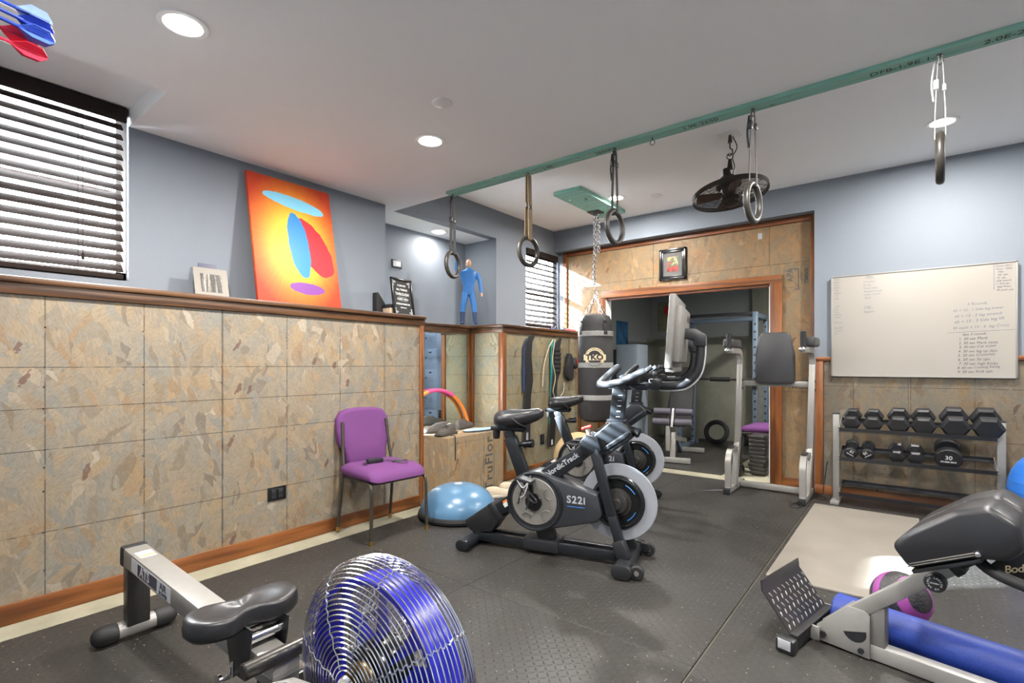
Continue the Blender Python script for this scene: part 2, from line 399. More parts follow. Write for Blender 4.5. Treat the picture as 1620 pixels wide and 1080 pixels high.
# ---- lower left wall with the oak-capped ledge
WL = struct('wall_left', G().mm((XU-.02, -.06, -.012), (XL-.013, 2.98, 1.58)), 'wall')
for (y0, y1) in ((-.06, .147), (.147, 1.361), (1.361, 2.575), (2.575, 2.962)):
    put('panel', G().mm((XL-.013, y0+.0012, .0), (XL, y1-.0012, 1.555), .001, 1), 'osbL', WL)
nails = G()
for y in (.147, .551, .957, 1.361, 1.769, 2.18, 2.575, 2.94):
    for z in (.2, .385, .585, .70, .785, .985, 1.09, 1.185, 1.38): nails.cyl((XL-.001, y+random.uniform(-.006, .006), z), (XL+.0012, y, z), .0035, n=6)
no = put('nail_head', nails, 'black', WL); no['kind'] = 'stuff'
# ---- upper left wall with the big window hole (y -1.0..0.965, z 1.70..2.66)
g = G().mm((XU-.18, -2.2, 1.58), (XU, -1.0, 2.95)).mm((XU-.18, .975, 1.58), (XU, 2.84, 2.95)).mm((XU-.18, -1.0, 1.58), (XU, .975, 1.69)).mm((XU-.18, -1.0, 2.70), (XU, .975, 2.95))
struct('wall_left_upper', g, 'wall')
# ---- alcove
g = G().mm((-4.28, 2.66, -.012), (-4.10, 4.52, 2.75))                 # back, upper
g.mm((-4.10, 2.66, 1.58), (XU-.18, 2.84, 2.75)).mm((-4.10, 4.36, 1.58), (XU, 4.92, Z1))
g.mm((XU-.18, 3.01, Z1+.002), (XU, 4.36, 2.95))                            # soffit face over the alcove
struct('wall_alcove', g, 'wall')
WA = struct('wall_alcove_lower', G().mm((-4.10, 2.98, -.012), (-3.765, 4.10, 1.58)), 'wall')
put('panel', G().mm((-3.765, 2.985, 0), (-3.752, 4.08, 1.555)), 'osbA', WA)
WA2 = struct('wall_left_far', G().mm((-4.10, 4.095, -.012), (XL-.013, 5.77, 1.58)), 'wall')
put('panel', G().mm((-3.752, 4.08, 0), (XL-.03, 4.094, 1.555)), 'osbA', WA2)
put('panel', G().mm((XL-.013, 4.094, 0), (XL, 5.645, 1.555)), 'osbA', WA2)
# upper far-left wall with window 2 (y 4.92..5.60, z 1.66..2.60)
g = G().mm((XU-.18, 5.62, 1.58), (XU, 5.80, 2.95)).mm((XU-.18, 4.92, 1.58), (XU, 5.62, 1.66)).mm((XU-.18, 4.92, 2.60), (XU, 5.62, 2.95)).mm((XU-.18, 4.36, Z1), (XU, 4.92, 2.95))
g.mm((XU, 5.64, 1.58), (-3.555, 5.80, 2.65)); struct('wall_left_far_upper', g, 'wall')
# ---- ceilings: lower one near the camera with the window pocket, raised one beyond the beam
g = G().mm((-3.015, -2.2, Z1), (3.2, 3.01, Z2+.1)).mm((XU, .975, Z1), (-3.015, 3.01, Z2+.1)).mm((XU, -2.2, 2.70), (-3.015, .975, Z2+.1))
g.mm((-4.10, 2.84, Z1), (XU, 3.01, 2.75)).mm((-4.10, 3.01, Z1), (XU-.1, 4.36, Z1+.15)); struct('ceiling', g, 'ceil')
struct('ceiling_raised', G().mm((XU, 3.01, Z2), (3.2, YB+.2, Z2+.1)), 'ceil')
# ---- back wall (whiteboard side) and the recessed OSB wall with the opening
WB = struct('wall_back', G().mm((-.71, YB, -.012), (3.2, YB+.24, 2.95)).mm((XU, YB, 2.65), (-.71, YB+.24, 2.95)), 'wall')
for (x0, x1) in ((-.63, -.012), (-.012, 1.207), (1.207, 2.426)):
    put('panel', G().mm((x0+.0012, YB-.012, .02), (x1-.0012, YB, 1.235), .001, 1), 'osbB', WB)
OX0, OX1, OZ = -2.95, -1.11, 2.012
WF = struct('wall_feature', G().mm((-3.56, YF+.013, -.012), (OX0, 5.77, 2.66)).mm((OX1, YF+.013, -.012), (-.70, 5.77, 2.66)).mm((OX0, YF+.013, OZ), (OX1, 5.77, 2.66)), 'wall')
for (a, b) in (((-3.55, 0), (OX0, 2.20)), ((-3.55, 2.20), (-2.34, 2.64)), ((-2.338, 2.20), (-1.12, 2.64)), ((-1.118, 2.20), (-.715, 2.64)), ((OX1, 0), (-.715, 2.198)), ((OX0, OZ), (OX1, 2.198))):
    put('panel', G().mm((a[0]+.0006, YF, a[1]), (b[0]-.0006, YF+.013, b[1]-.0006)), 'osbF', WF)
stm = G()
stm.text('APA', .075, at(-.93, YF-.0008, 2.08) @ FACE_MY @ rotm((0, 0, PI/2)), off=.001)
for (x0, x1, z0, z1) in ((-.99, -.985, 1.95, 2.13), (-.865, -.855, 1.93, 2.14), (-.90, -.86, 1.93, 1.94), (-.90, -.86, 2.13, 2.14), (-.985, -.87, 2.125, 2.128), (-.985, -.87, 1.955, 1.958)):
    stm.mm((x0, YF-.0012, z0), (x1, YF-.0004, z1))
stm.text('TIMBER', .045, at(-.79, YF-.0008, 2.06) @ FACE_MY @ rotm((0, 0, PI/2)), off=.002)
stm.text('TIMBER', .075, at(-.86, YF-.0008, .985) @ FACE_MY, off=.001, sp=1.1)
for z in (.93, 1.04): stm.mm((-1.0, YF-.0012, z), (-.72, YF-.0004, z+.004))
put('stamp', stm, 'stamp', WF)
# ---- walls outside the frame
struct('wall_right', G().mm((2.6, -2.2, -.012), (2.75, YB+.02, 2.95)), 'wall')
struct('wall_front', G().mm((-3.9, -.20, -.012), (-.55, -.06, 2.60)).mm((.75, -.20, -.012), (2.6, -.06, 2.60)), 'wall')
struct('wall_hall', G().mm((-3.9, -2.3, -.012), (2.75, -2.2, 2.95)), 'wall')
# ---- room beyond the opening
struct('wall_store_back', G().mm((-3.75, 8.4, -.012), (.6, 8.6, 1.64)).mm((-1.9, 8.4, 1.64), (.6, 8.6, 2.45)), 'conc')
struct('wall_store_back_upper', G().mm((-3.75, 8.56, 1.64), (-1.9, 8.7, 2.45)), 'dkwall')
struct('wall_store_left', G().mm((-3.75, 5.77, -.012), (-3.6, 8.7, 2.45)), 'dkwall')
struct('wall_store_right', G().mm((.4, 5.77, -.012), (.6, 8.6, 2.45)), 'conc')
struct('ceiling_store', G().mm((-3.75, 5.77, 2.44), (.6, 8.7, 2.6)), 'dkwall')
# ---- trims
trn = [0]
def trim(g, mat):
    trn[0] += 1; return struct('trim_%d' % trn[0], g, mat)
def ledge_y(x, y0, y1, xb):
    trim(G().mm((xb, y0, 1.583), (x+.035, y1, 1.612), .006), 'led1')
    trim(G().mm((x, y0, 1.53), (x+.018, y1, 1.583), .003), 'led1')
ledge_y(XL, -.06, 3.0, XU-.02)
ledge_y(XL, 4.06, 5.645, XU-.18)
trim(G().mm((-4.10, 2.99, 1.583), (-3.72, 4.06, 1.612), .006), 'led1'); trim(G().mm((-3.752, 2.99, 1.53), (-3.735, 4.062, 1.583), .003), 'led1')
trim(G().mm((-3.72, 4.06-.03, 1.583), (XL+.035, 4.36, 1.6115), .006), 'led0'); trim(G().mm((-3.735, 4.064, 1.53), (XL+.0, 4.08, 1.583), .003), 'led0')
trim(G().mm((XL, 2.945, 0), (XL+.016, 2.985, 1.53), .003), 'oak2')
trim(G().mm((-3.752, 4.028, 0), (-3.735, 4.08, 1.53), .003), 'oak2'); trim(G().mm((-3.735, 4.064, 0), (-3.70, 4.08, 1.53), .003), 'oak2')
trim(G().mm((XL-.045, 4.064, 0), (XL+.014, 4.08, 1.53), .003), 'oak2'); trim(G().mm((XL, 4.08, 0), (XL+.014, 4.125, 1.53), .003), 'oak2')
trim(G().mm((XL, 5.58, 0), (XL+.016, 5.645, 1.53), .003), 'oak2')
struct('baseboard_left', G().mm((XL, -.06, 0-.012), (XL+.014, 2.985, .085), .004), 'oak1')
struct('baseboard_left_far', G().mm((XL, 4.125, -.012), (XL+.014, 5.58, .085), .004), 'oak1')
struct('baseboard_back', G().mm((-.70, YB-.03, -.012), (2.58, YB-.012, .082), .004), 'oak0')
struct('baseboard_feature', G().mm((-1.0, YF-.016, -.012), (-.72, YF, .085), .004), 'oak0')
trim(G().mm((-.70, YB-.03, .082), (-.635, YB-.002, 1.228), .003), 'oak2')
trim(G().mm((-.70, YB-.034, 1.228), (2.58, YB-.002, 1.268), .004), 'oak0')
trim(G().mm((-.756, YF-.02, 0), (-.715, YF, 2.645), .003), 'oak2')
trim(G().mm((-3.555, YF-.02, 1.62), (-3.50, YF, 2.645), .003), 'oak2')
trim(G().mm((-3.50, YF-.02, 2.59), (-.756, YF, 2.645), .003), 'doak0')
trim(G().mm((-3.0, YF-.02, OZ), (-1.0, YF, 2.092), .003), 'oak0')
trim(G().mm((OX1, YF-.02, 0), (-1.0, YF, OZ), .003), 'oak2')
trim(G().mm((-3.05, YF-.02, 0), (OX0, YF, OZ), .003), 'oak2')
trim(G().mm((OX1-.012, YF, 0), (OX1, 5.77, OZ)).mm((OX0, YF, 0), (OX0+.012, 5.77, OZ)), 'white')
trim(G().mm((OX0, YF, OZ-.03), (OX1, YF+.05, OZ), .002), 'doak0')
# ---- windows
def window(n, y0, y1, z0, z1, x):
    w_ = struct('window_%d' % n, G().mm((x-.10, y0, z0), (x-.05, y0+.05, z1)).mm((x-.10, y1-.05, z0), (x-.05, y1, z1)).mm((x-.10, y0, z1-.05), (x-.05, y1, z1)).mm((x-.10, y0, z0), (x-.05, y1, z0+.05)), 'white')
    zm = (z0+z1)/2
    put('sash_rail', G().mm((x-.10, y0+.05, zm-.022), (x-.055, y1-.05, zm+.022)), 'white', w_)
    for (a, b) in ((z0+.05, zm-.022), (zm+.022, z1-.05)): put('pane', G().mm((x-.08, y0+.05, a), (x-.076, y1-.05, b)), 'glass', w_)
window(1, -1.0, .975, 1.69, 2.70, XU); window(2, 4.92, 5.62, 1.66, 2.60, XU)
def blind(label, y0, y1, z0, z1, x, pitch, valh, xv, ti):
    t = thing('window_blind', label, 'blind', (x, (y0+y1)/2, z0)); t_ = Vector((x, (y0+y1)/2, z0))
    def P_(name, g, m): 
        g.v = [tuple(Vector(v)-t_) for v in g.v]; return put(name, g, m, t)
    P_('valance', G().mm((xv-.02, y0-.01, z1-valh), (xv+.004, y1, z1), .003).mm((x-.045, y0, z1-.05), (xv-.02, y1-.005, z1-.012)), 'slat')
    P_('bottom_rail', G().mm((x-.025, y0, z0), (x+.025, y1-.012, z0+.028), .004), 'slat')
    HW = pitch*.55; zz = z0+.028+pitch*.7; first = None
    while zz < z1-.055:
        if first is None:
            s_ = G()
            s_.add([(-HW, y0-t_.y, -.003), (-.012, y0-t_.y, .0), (.012, y0-t_.y, .0), (HW, y0-t_.y, -.003), (-HW, y1-.012-t_.y, -.003), (-.012, y1-.012-t_.y, 0), (.012, y1-.012-t_.y, 0), (HW, y1-.012-t_.y, -.003),
                    (-HW, y0-t_.y, -.006), (HW, y0-t_.y, -.006), (-HW, y1-.012-t_.y, -.006), (HW, y1-.012-t_.y, -.006)],
                   [(0, 1, 5, 4), (1, 2, 6, 5), (2, 3, 7, 6), (3, 9, 11, 7), (9, 8, 10, 11), (8, 0, 4, 10), (0, 8, 9, 3, 2, 1), (4, 5, 6, 7, 11, 10)])
            first = s_.mesh('slat', 'slat')
        o = put('slat', first, None, t, loc=(0, 0, zz-t_.z)); o.rotation_euler = (0, math.radians(ti), 0); zz += pitch
    n_ = 3 if y1-y0 > 1 else 2
    for k in range(n_):
        yy = y1-.22-(y1-y0-.44)*k/(n_-1) if n_ > 2 else (y0+.15 if k else y1-.15)
        P_('ladder_cord', G().cyl((x+.027, yy, z0+.01), (x+.027, yy, z1-.03), .0012, n=5), 'slat')
    pg = G().cyl((x+.032, y1-.20, z0+.12), (x+.032, y1-.20, z1-.05), .0015, n=5); pg.cyl((x+.032, y1-.20, z0+.085), (x+.032, y1-.20, z0+.125), .008, .005, n=10)
    P_('pull_cord', pg, 'slat')
    return t
blind('dark wood slat blind with valance on the big left window', -.98, .96, 1.695, 2.695, XU-.012, .059, .085, XU+.025, 46)
blind('dark slat blind on the small window beside the punching bag', 4.935, 5.605, 1.66, 2.60, XU-.02, .066, .075, XU+.012, 37)
# ---- mirror, beam, mount board
t = tag(put('wall_mirror', G().mm((-3.752, 3.20, .30), (-3.746, 4.005, 1.515), .0015, 1), 'mirror'), 'frameless wall mirror in the alcove behind the hoop', 'mirror')
beam = struct('beam', G().mm((-2.965, 2.925, 2.578), (2.6, 3.012, 2.6), .002, 1), 'green')
bp = G()
for x, s_ in ((-2.0, '1.9E'), (-1.55, '2650FB'), (-.95, '1.9E-2650'), (-.02, 'DFB-1.9E 1.7'), (.35, '2.0E-2925')): bp.text(s_, .05, at(x, 2.968, 2.5772) @ rotm((PI, 0, 0)), off=.0)
put('stamp', bp, 'stamp', beam)
mb = thing('mount_board', 'short green treated board bolted to the raised ceiling above the punching bag', 'board', (-2.65, 4.75, Z2))
put('plank', G().mm((-.155, -.49, -.038), (.155, .49, 0), .002, 1), 'green', mb)
for (x, y) in ((-.08, -.3), (.06, -.22), (-.07, .33), (.08, .38)): put('screw', G().cyl((x, y, -.044), (x, y, -.036), .012, n=10), 'steel', mb)
put('bracket', G().mm((-.15, .17, -.05), (-.01, .31, -.038), .004).torus((-.08, .24, -.058), .018, .006, rotm((PI/2, 0, 0)), 16, 6), 'black', mb)
# ---- recessed lights
def can(x, y, z, label, real=True, power=1.0):
    t = thing('recessed_light', label, 'ceiling light', (x, y, z), group='recessed ceiling lights')
    put('trim_ring', G().lathe([(.068, -.001), (.072, -.006), (.092, -.006), (.097, 0), (.068, 0)], 32), 'white', t)
    put('lamp', G().lathe([(0, -.022), (.03, -.019), (.055, -.010), (.068, -.0005), (0, -.0005)], 24), MATS['lamp'], t)
    ld = bpy.data.lights.new('lamp_light', 'AREA'); ld.energy = LAMP*power; ld.shape = 'DISK'; ld.size = .13; ld.color = (1.0, .955, .90)
    lo = bpy.data.objects.new('lamp_light', ld); C.objects.link(lo); lo.parent = t; lo.location = (0, 0, -.026)
    return t
emis('lamp', (1, .96, .9, 1), 14.0)
can(-2.36, .82, Z1, 'recessed ceiling light nearest the big left window')
can(-2.37, 2.2, Z1, 'recessed ceiling light beside the round white disc')
can(-.12, 2.25, Z1, 'recessed ceiling light just above the top of the frame')
can(-.12, .75, Z1, 'added unseen recessed ceiling light above the camera'); can(1.7, 1.6, Z1, 'added unseen recessed ceiling light over the right side, out of frame')  # unseen cans added along the ceiling grid to brighten the room
can(-2.39, 4.80, Z2, 'recessed ceiling light behind the third hanging ring')
can(.18, 4.72, Z2, 'recessed ceiling light behind the rightmost hanging ring')
can(1.9, 4.4, Z2, 'added unseen recessed ceiling light over the far right, out of frame')  # unseen can added for more light from the right
can(-3.92, 3.76, Z1, 'small recessed light in the alcove ceiling', power=.13)
for (x, y, z, l) in ((-1.976, 1.923, Z1, 'round white disc plate on the lower ceiling'), (-2.03, 4.985, Z2, 'round white disc plate on the raised ceiling')):
    tag(put('ceiling_disc', G().lathe([(0, -.008), (.045, -.008), (.055, -.003), (.056, 0), (0, 0)], 32), 'white', loc=(x, y, z)), l, 'disc')
# ================================================================== THINGS ON WALLS, LEDGES AND CEILING
LZ = 1.612
def burst():
    """generic colour-burst print (plain stand-in artwork): yellow centre to red edge, blue, red and violet shapes"""
    t = NT('poster_print'); x, y, z = t.sep(t.obj())[:3]
    r = t.math('SQRT', t.math('ADD', t.math('POWER', t.math('MULTIPLY', y, 1.45), 2.0), t.math('POWER', z, 2.0)))
    ang = t.math('ARCTAN2', z, y); ray = t.noise(t.comb(t.math('MULTIPLY', ang, 9.0)), 2.0, 3, .6)
    k = t.math('ADD', r, t.math('MULTIPLY', t.math('SUBTRACT', ray, .5), .12))
    col = t.ramp(k, [(.10, '#d8c636'), (.26, '#d69f2a'), (.40, '#cc6a20'), (.54, '#b5381a')])
    def blob(cy, cz, ry, rz, c, col, rot=0.0, n=.35):
        a, b = t.math('SUBTRACT', y, cy), t.math('SUBTRACT', z, cz)
        if rot: a, b = t.math('ADD', t.math('MULTIPLY', a, math.cos(rot)), t.math('MULTIPLY', b, math.sin(rot))), t.math('SUBTRACT', t.math('MULTIPLY', b, math.cos(rot)), t.math('MULTIPLY', a, math.sin(rot)))
        e = t.math('ADD', t.math('POWER', t.math('DIVIDE', a, ry), 2.0), t.math('POWER', t.math('DIVIDE', b, rz), 2.0))
        e = t.math('ADD', e, t.math('MULTIPLY', t.noise(t.comb(y, z), 14, 2), n))
        return t.mix(t.math('LESS_THAN', e, 1.0), col, lin(c))
    col = blob(.13, -.02, .13, .26, '#b3202a', col, .5); col = blob(.02, -.02, .085, .27, '#2f7dbd', col, .1)
    col = blob(.02, .30, .27, .055, '#7cc3df', col, -.12, .5); col = blob(.05, -.34, .15, .05, '#7a3f8c', col, -.05, .5)
    t.set(col, .55); return t.m
pz = (LZ+2.53)/2
tilt = math.atan2(.20, .92)
po = thing('canvas_print', 'tall orange and yellow burst canvas print leaning on the left ledge', 'picture', (-3.40, 1.94, LZ+.004), rot=(0, -math.radians(11.0), 0))
cv = G().mm((-.03, -.315, 0), (0, .315, .935), .006); cv.v = [(v[0], v[1], v[2]-.47) for v in cv.v]
put('canvas', cv, burst(), po, loc=(0, 0, .47))
def forest():
    t = NT('forest_print'); x, y, z = t.sep(t.obj())[:3]
    n = t.noise(t.comb(t.math('MULTIPLY', y, 60.0), t.math('MULTIPLY', z, 2.5)), 1.0, 4, .6); n2 = t.noise(t.comb(y, z), 60, 3)
    t.set(t.ramp(t.math('ADD', t.math('MULTIPLY', n, .85), t.math('MULTIPLY', n2, .15)), [(.42, '#171512'), (.52, '#4d4841'), (.64, '#a8a193')]), .5); return t.m
fo = thing('matted_photo', 'small black and white forest photo in a cream mat on the left ledge', 'picture', (-3.47, 1.375, LZ), rot=(0, -math.radians(14), 0))
put('mat', G().mm((-.004, -.10, 0), (0, .10, .205), .0008, 1), 'cream', fo)
put('print', G().mm((0, -.062, .045), (.0012, .062, .165)), forest(), fo)
ca = tag(put('dark_card', G().mm((-.004, -.055, 0), (0, .055, .24), .001, 1), plain('navy_card', '#23284a', .4), loc=(-3.545, 1.385, LZ), rot=(0, -math.radians(10), 0)), 'small dark card standing behind the forest photo', 'card')
# black lettered sign in the alcove end of the ledge
sg = thing('framed_sign', 'black framed sign with white lettering at the end of the left ledge', 'sign', (-3.42, 2.885, LZ), rz=math.radians(8))
sw, sh = .26, .33
T_ = rotm((0, math.radians(-8), 0))
def onT(g): g.v = [tuple(T_ @ Vector(v)) for v in g.v]; return g
sgf = G()
for (a, b) in (((-.012, -sw/2, 0), (.004, -sw/2+.018, sh)), ((-.012, sw/2-.018, 0), (.004, sw/2, sh)), ((-.012, -sw/2, 0), (.004, sw/2, .018)), ((-.012, -sw/2, sh-.018), (.004, sw/2, sh))): sgf.mm(a, b, .003)
put('frame', onT(sgf), 'blackg', sg); put('face', onT(G().mm((-.01, -sw/2+.016, .016), (-.006, sw/2-.016, sh-.016))), plain('chalk_black', '#2e2f2f', .8), sg)
tx = G()
for z, s_, sz in ((.268, 'I CAN DO', .023), (.232, 'ALL THINGS', .025), (.192, 'THROUGH', .034), (.149, 'CHRIST WHO', .022), (.106, 'STRENGTHENS ME', .0205), (.075, 'PHILIPPIANS 4:13', .010)):
    tx.text(s_, sz, T_ @ at(-.0055, 0, z) @ FACE_PX, off=.0004)
for zz in (.134, .166): tx.add([(-.0055, -.055, zz), (-.0055, .055, zz), (-.0055, .055, zz+.0015), (-.0055, -.055, zz+.0015)], [(0, 1, 2, 3)], T_)
for sy in (-1, 1):
    for sz in (0, 1):
        cy, cz = sy*(sw/2-.028), (.028 if sz == 0 else sh-.028); d = 1 if sz == 0 else -1
        for k in range(3): tx.torus((T_ @ Vector((-.0055, cy-sy*.012*k, cz+d*.004*k))), .007, .0012, T_ @ rotm((0, PI/2, 0)), 12, 4); tx.torus((T_ @ Vector((-.0055, cy-sy*.002*k, cz+d*.012*(k+1)))), .006, .0012, T_ @ rotm((0, PI/2, 0)), 12, 4)
put('lettering', tx, 'wht', sg)
# wedge-shaped dark case and small box behind it
k = thing('small_box', 'small tan carton with dark lid beside the framed sign', 'box', (-3.50, 2.80, LZ))
put('carton', G().mm((-.05, -.05, 0), (.05, .04, .07), .002), plain('carton_tan', '#b39d84', .8), k); put('lid', G().mm((-.054, -.054, .066), (.054, .044, .096), .003), 'black', k)
tag(put('folded_case', G().prism([(0, 0), (.16, .0), (.15, .03), (.02, .20), (0, .2)], -.03, .03, rotm((0, 0, PI/2)), .006), 'rubbk', loc=(-3.595, 2.70, LZ)), 'dark folded case leaning behind the small tan carton', 'case')
# figurine, plain and featureless
fg = thing('figurine', 'plain blue toy figurine with one arm raised standing on the alcove ledge', 'figurine', (-3.62, 3.90, LZ), rz=math.radians(-40))
def limb(name, pts, r, m, par): return put(name, G().tube(smooth(pts, 4), [x for x in [r[0]+(r[1]-r[0])*i/((len(pts)-1)*4) for i in range((len(pts)-1)*4+1)]], 10), m, par)
blu = plain('figurine_blue', '#2f72b8', .45); skn = plain('figurine_tan', '#c99a7a', .5); mar = plain('figurine_navy', '#24365a', .5)
put('torso', G().loft([[(.0+rx*math.cos(a), ry*math.sin(a), z) for a in [2*PI*i/16 for i in range(16)]] for rx, ry, z in ((.035, .055, .31), (.04, .06, .34), (.036, .055, .40), (.045, .075, .47), (.05, .092, .52), (.042, .085, .55), (.02, .04, .57), (.018, .02, .585))]), blu, fg)
put('head', G().sph((.004, 0, .635), (.034, .028, .042), 16, 10), skn, fg)
for s_ in (-1, 1):
    limb('leg', [(0, s_*.03, .33), (.01, s_*.045, .25), (.0, s_*.06, .16), (0, s_*.065, .10)], (.036, .023), blu, fg)
    put('boot', G().tube([(0, s_*.065, .13), (0, s_*.066, .06), (.0, s_*.068, .025)], [.027, .022, .022], 10).sph((.018, s_*.07, .014), (.04, .02, .014), 12, 6), mar, fg)
limb('arm', [(0, .085, .535), (.0, .115, .46), (.02, .125, .37), (.03, .13, .33)], (.026, .016), blu, fg)
limb('arm', [(0, -.085, .535), (.0, -.12, .57), (.0, -.125, .66)], (.026, .018), blu, fg)
put('hand', G().sph((.035, .132, .312), (.014, .012, .022), 10, 6), skn, fg); put('hand', G().sph((0, -.125, .685), (.016, .014, .022), 10, 6), skn, fg)
# thermostat / switch plate in the alcove, outlets
th = thing('wall_control', 'small dark framed control plate on the alcove wall', 'switch', (-4.10, 3.345, 2.215))
put('frame', G().mm((0, -.065, -.042), (.012, .065, .042), .004), 'black', th); put('face', G().mm((.012, -.05, -.028), (.0135, .05, .028)), 'lgray', th); put('display', G().mm((.0135, -.015, -.016), (.0148, .04, .02)), 'white', th)
def outlet(y, z, wd, ht, n, label):
    t = thing('outlet', label, 'outlet', (XL, y, z))
    put('plate', G().mm((0, -wd/2, -ht/2), (.007, wd/2, ht/2), .003), 'blackg', t)
    for k_ in range(n):
        yy = (k_-(n-1)/2)*.046; r = put('receptacle', G().mm((.007, yy-.017, -.034), (.0095, yy+.017, .034), .001), 'black', t)
        sl = G()
        for dz in (-.018, .018):
            for dy in (-.006, .006): sl.mm((.0095, yy+dy-.001, dz-.004), (.0099, yy+dy+.001, dz+.004))
        put('slots', sl, 'grayp', r)
    put('screw', G().cyl((.007, 0, ht/2-.012), (.0085, 0, ht/2-.012), .004, n=8), 'steel', t)
outlet(1.702, .345, .125, .09, 2, 'black double outlet plate low on the left wall')
outlet(4.79, .345, .075, .115, 1, 'black single outlet under the hanging weight belt')
# framed art over the opening
fa = thing('framed_print', 'black framed print with grey mat hanging over the wide opening', 'picture', (-2.108, YF, 2.327))
fr = G()
for i, (o_, d0) in enumerate(((0, .028), (.022, .02))):
    W, H = .153-o_, .175-o_; th_ = .024
    for (a, b) in (((-W, -d0, -H), (-W+th_, 0, H)), ((W-th_, -d0, -H), (W, 0, H)), ((-W, -d0, -H), (W, 0, -H+th_)), ((-W, -d0, H-th_), (W, 0, H))): fr.mm(a, b, .004)
put('frame', fr, 'blackg', fa); put('mat', G().mm((-.115, -.012, -.137), (.115, -.006, .137)), plain('grey_mat', '#5b5a58', .8), fa)
def art():
    t = NT('abstract_print'); x, y, z = t.sep(t.obj())[:3]; n = t.noise(t.obj(), 22, 4, .6)
    k = t.math('ADD', t.math('MULTIPLY', n, .9), t.math('MULTIPLY', z, 1.6))
    t.set(t.ramp(k, [(.25, '#3a1c1c'), (.36, '#a3302a'), (.46, '#2f4a36'), (.56, '#7d8a5a'), (.62, '#e0803a'), (.75, '#e8b04a')]), .35); return t.m
put('print', G().mm((-.062, -.014, -.083), (.062, -.012, .083)), art(), fa)
tag(put('paper_tag', G().mm((-1.225, YF-.002, 2.475), (-1.185, YF, 2.535)), 'lgray'), 'small grey paper tag stapled to the osb above the opening', 'tag')
# whiteboard
wb = thing('whiteboard', 'large whiteboard with faint handwritten workout lists on the back wall', 'whiteboard', (.0415, YB, 1.545))
put('board', G().mm((-.605, -.035, -.45), (.605, -.022, .45)), 'wboard', wb)
f_ = G(); W, H = .6135, .4565
for (a, b) in (((-W, -.04, -H), (-W+.011, -.018, H)), ((W-.011, -.04, -H), (W, -.018, H)), ((-W, -.04, -H), (W, -.018, -H+.011)), ((-W, -.04, H-.011), (W, -.018, H))): f_.mm(a, b, .002)
put('frame', f_, 'alum', wb)
def wr(lines, x, z, dz, size, mat, name, skew=0.02):
    g = G()
    for i, s_ in enumerate(lines):
        if s_: g.text(s_, size*random.uniform(.93, 1.07), at(x+random.uniform(-.006, .006), -.0355, z-i*dz) @ FACE_MY @ rotm((0, 0, skew+random.uniform(-.02, .03))), ax='LEFT', shear=.22, ext=.0002)
    return g
put('handwriting', wr(['Roll', 'Back', 'Lats', 'Glutes', 'Hips', 'Quads', 'I.T.', 'Calf', '', '', 'Roll', 'Calf', 'Lats', 'T-Spine', 'Chest', '', 'Stretch', '', 'Shoulder', 'Couch', 'Pec'], -.585, .425, .0245, .019, 'ink', 'a'), 'ink', wb)
g = wr(['Abs'], -.35, .43, .03, .034, 'ink', 'a'); g.add(wr(['Crunches', 'Sit ups', 'Plank twists', 'Russian twists', 'Lower crunch', 'Plank'], -.365, .385, .0285, .022, 'ink', 'a').v, []) if 0 else None
put('handwriting', g, 'ink', wb)
put('handwriting', wr(['Crunches', 'Sit ups', 'Plank twists', 'Russian twists', 'Lower crunch', 'Plank'], -.365, .385, .0285, .022, 'ink', 'a'), 'ink', wb)
put('handwriting', wr(['Legs', 'Squats'], -.365, .165, .045, .03, 'ink', 'a'), 'ink', wb)
put('handwriting', wr(['Gwen 2017', 'Row  1000', '   Mile', ' 50  abs', ' 75  abs', '50# snatch', '11 Pull ups', '40# Press', '30 push ups'], .49, .425, .0235, .019, 'ink2', 'a', .0), 'ink2', wb)
put('handwriting', wr(['          3 Rounds', '45 = 15 : 1 Side leg lower', '45 = 15 : 2 leg stretch', '45 = 15 : 3 Side leg lift', '45 each = 15 : 4  leg Cross'], .235, .135, .047, .031, 'ink', 'a', .05), 'ink', wb)
put('handwriting', wr(['    Abs 3 rounds', '1. 30 sec Plank', '2. 30 sec Plank twist', '3. 30 sec Cat crawl', '4. 30 sec leg up dips', '5. 30 sec Crunches', '6. 30 sec Sit ups', '7. 30 sec high Kicks', '8. 60 sec Cooling Swing', '9. 30 sec Kick ups'], .265, -.108, .0335, .0275, 'ink2', 'a', .03), 'ink2', wb)
ln = G(); ln.mm((.478, -.0356, .24), (.481, -.0352, .44)); ln.box((.40, -.0354, -.082), (.40, .0004, .003), (0, -.03, 0)); ln.box((-.315, -.0354, .412), (.06, .0004, .002)); ln.box((-.33, -.0354, .147), (.07, .0004, .002))
put('ruled_lines', ln, 'ink', wb)
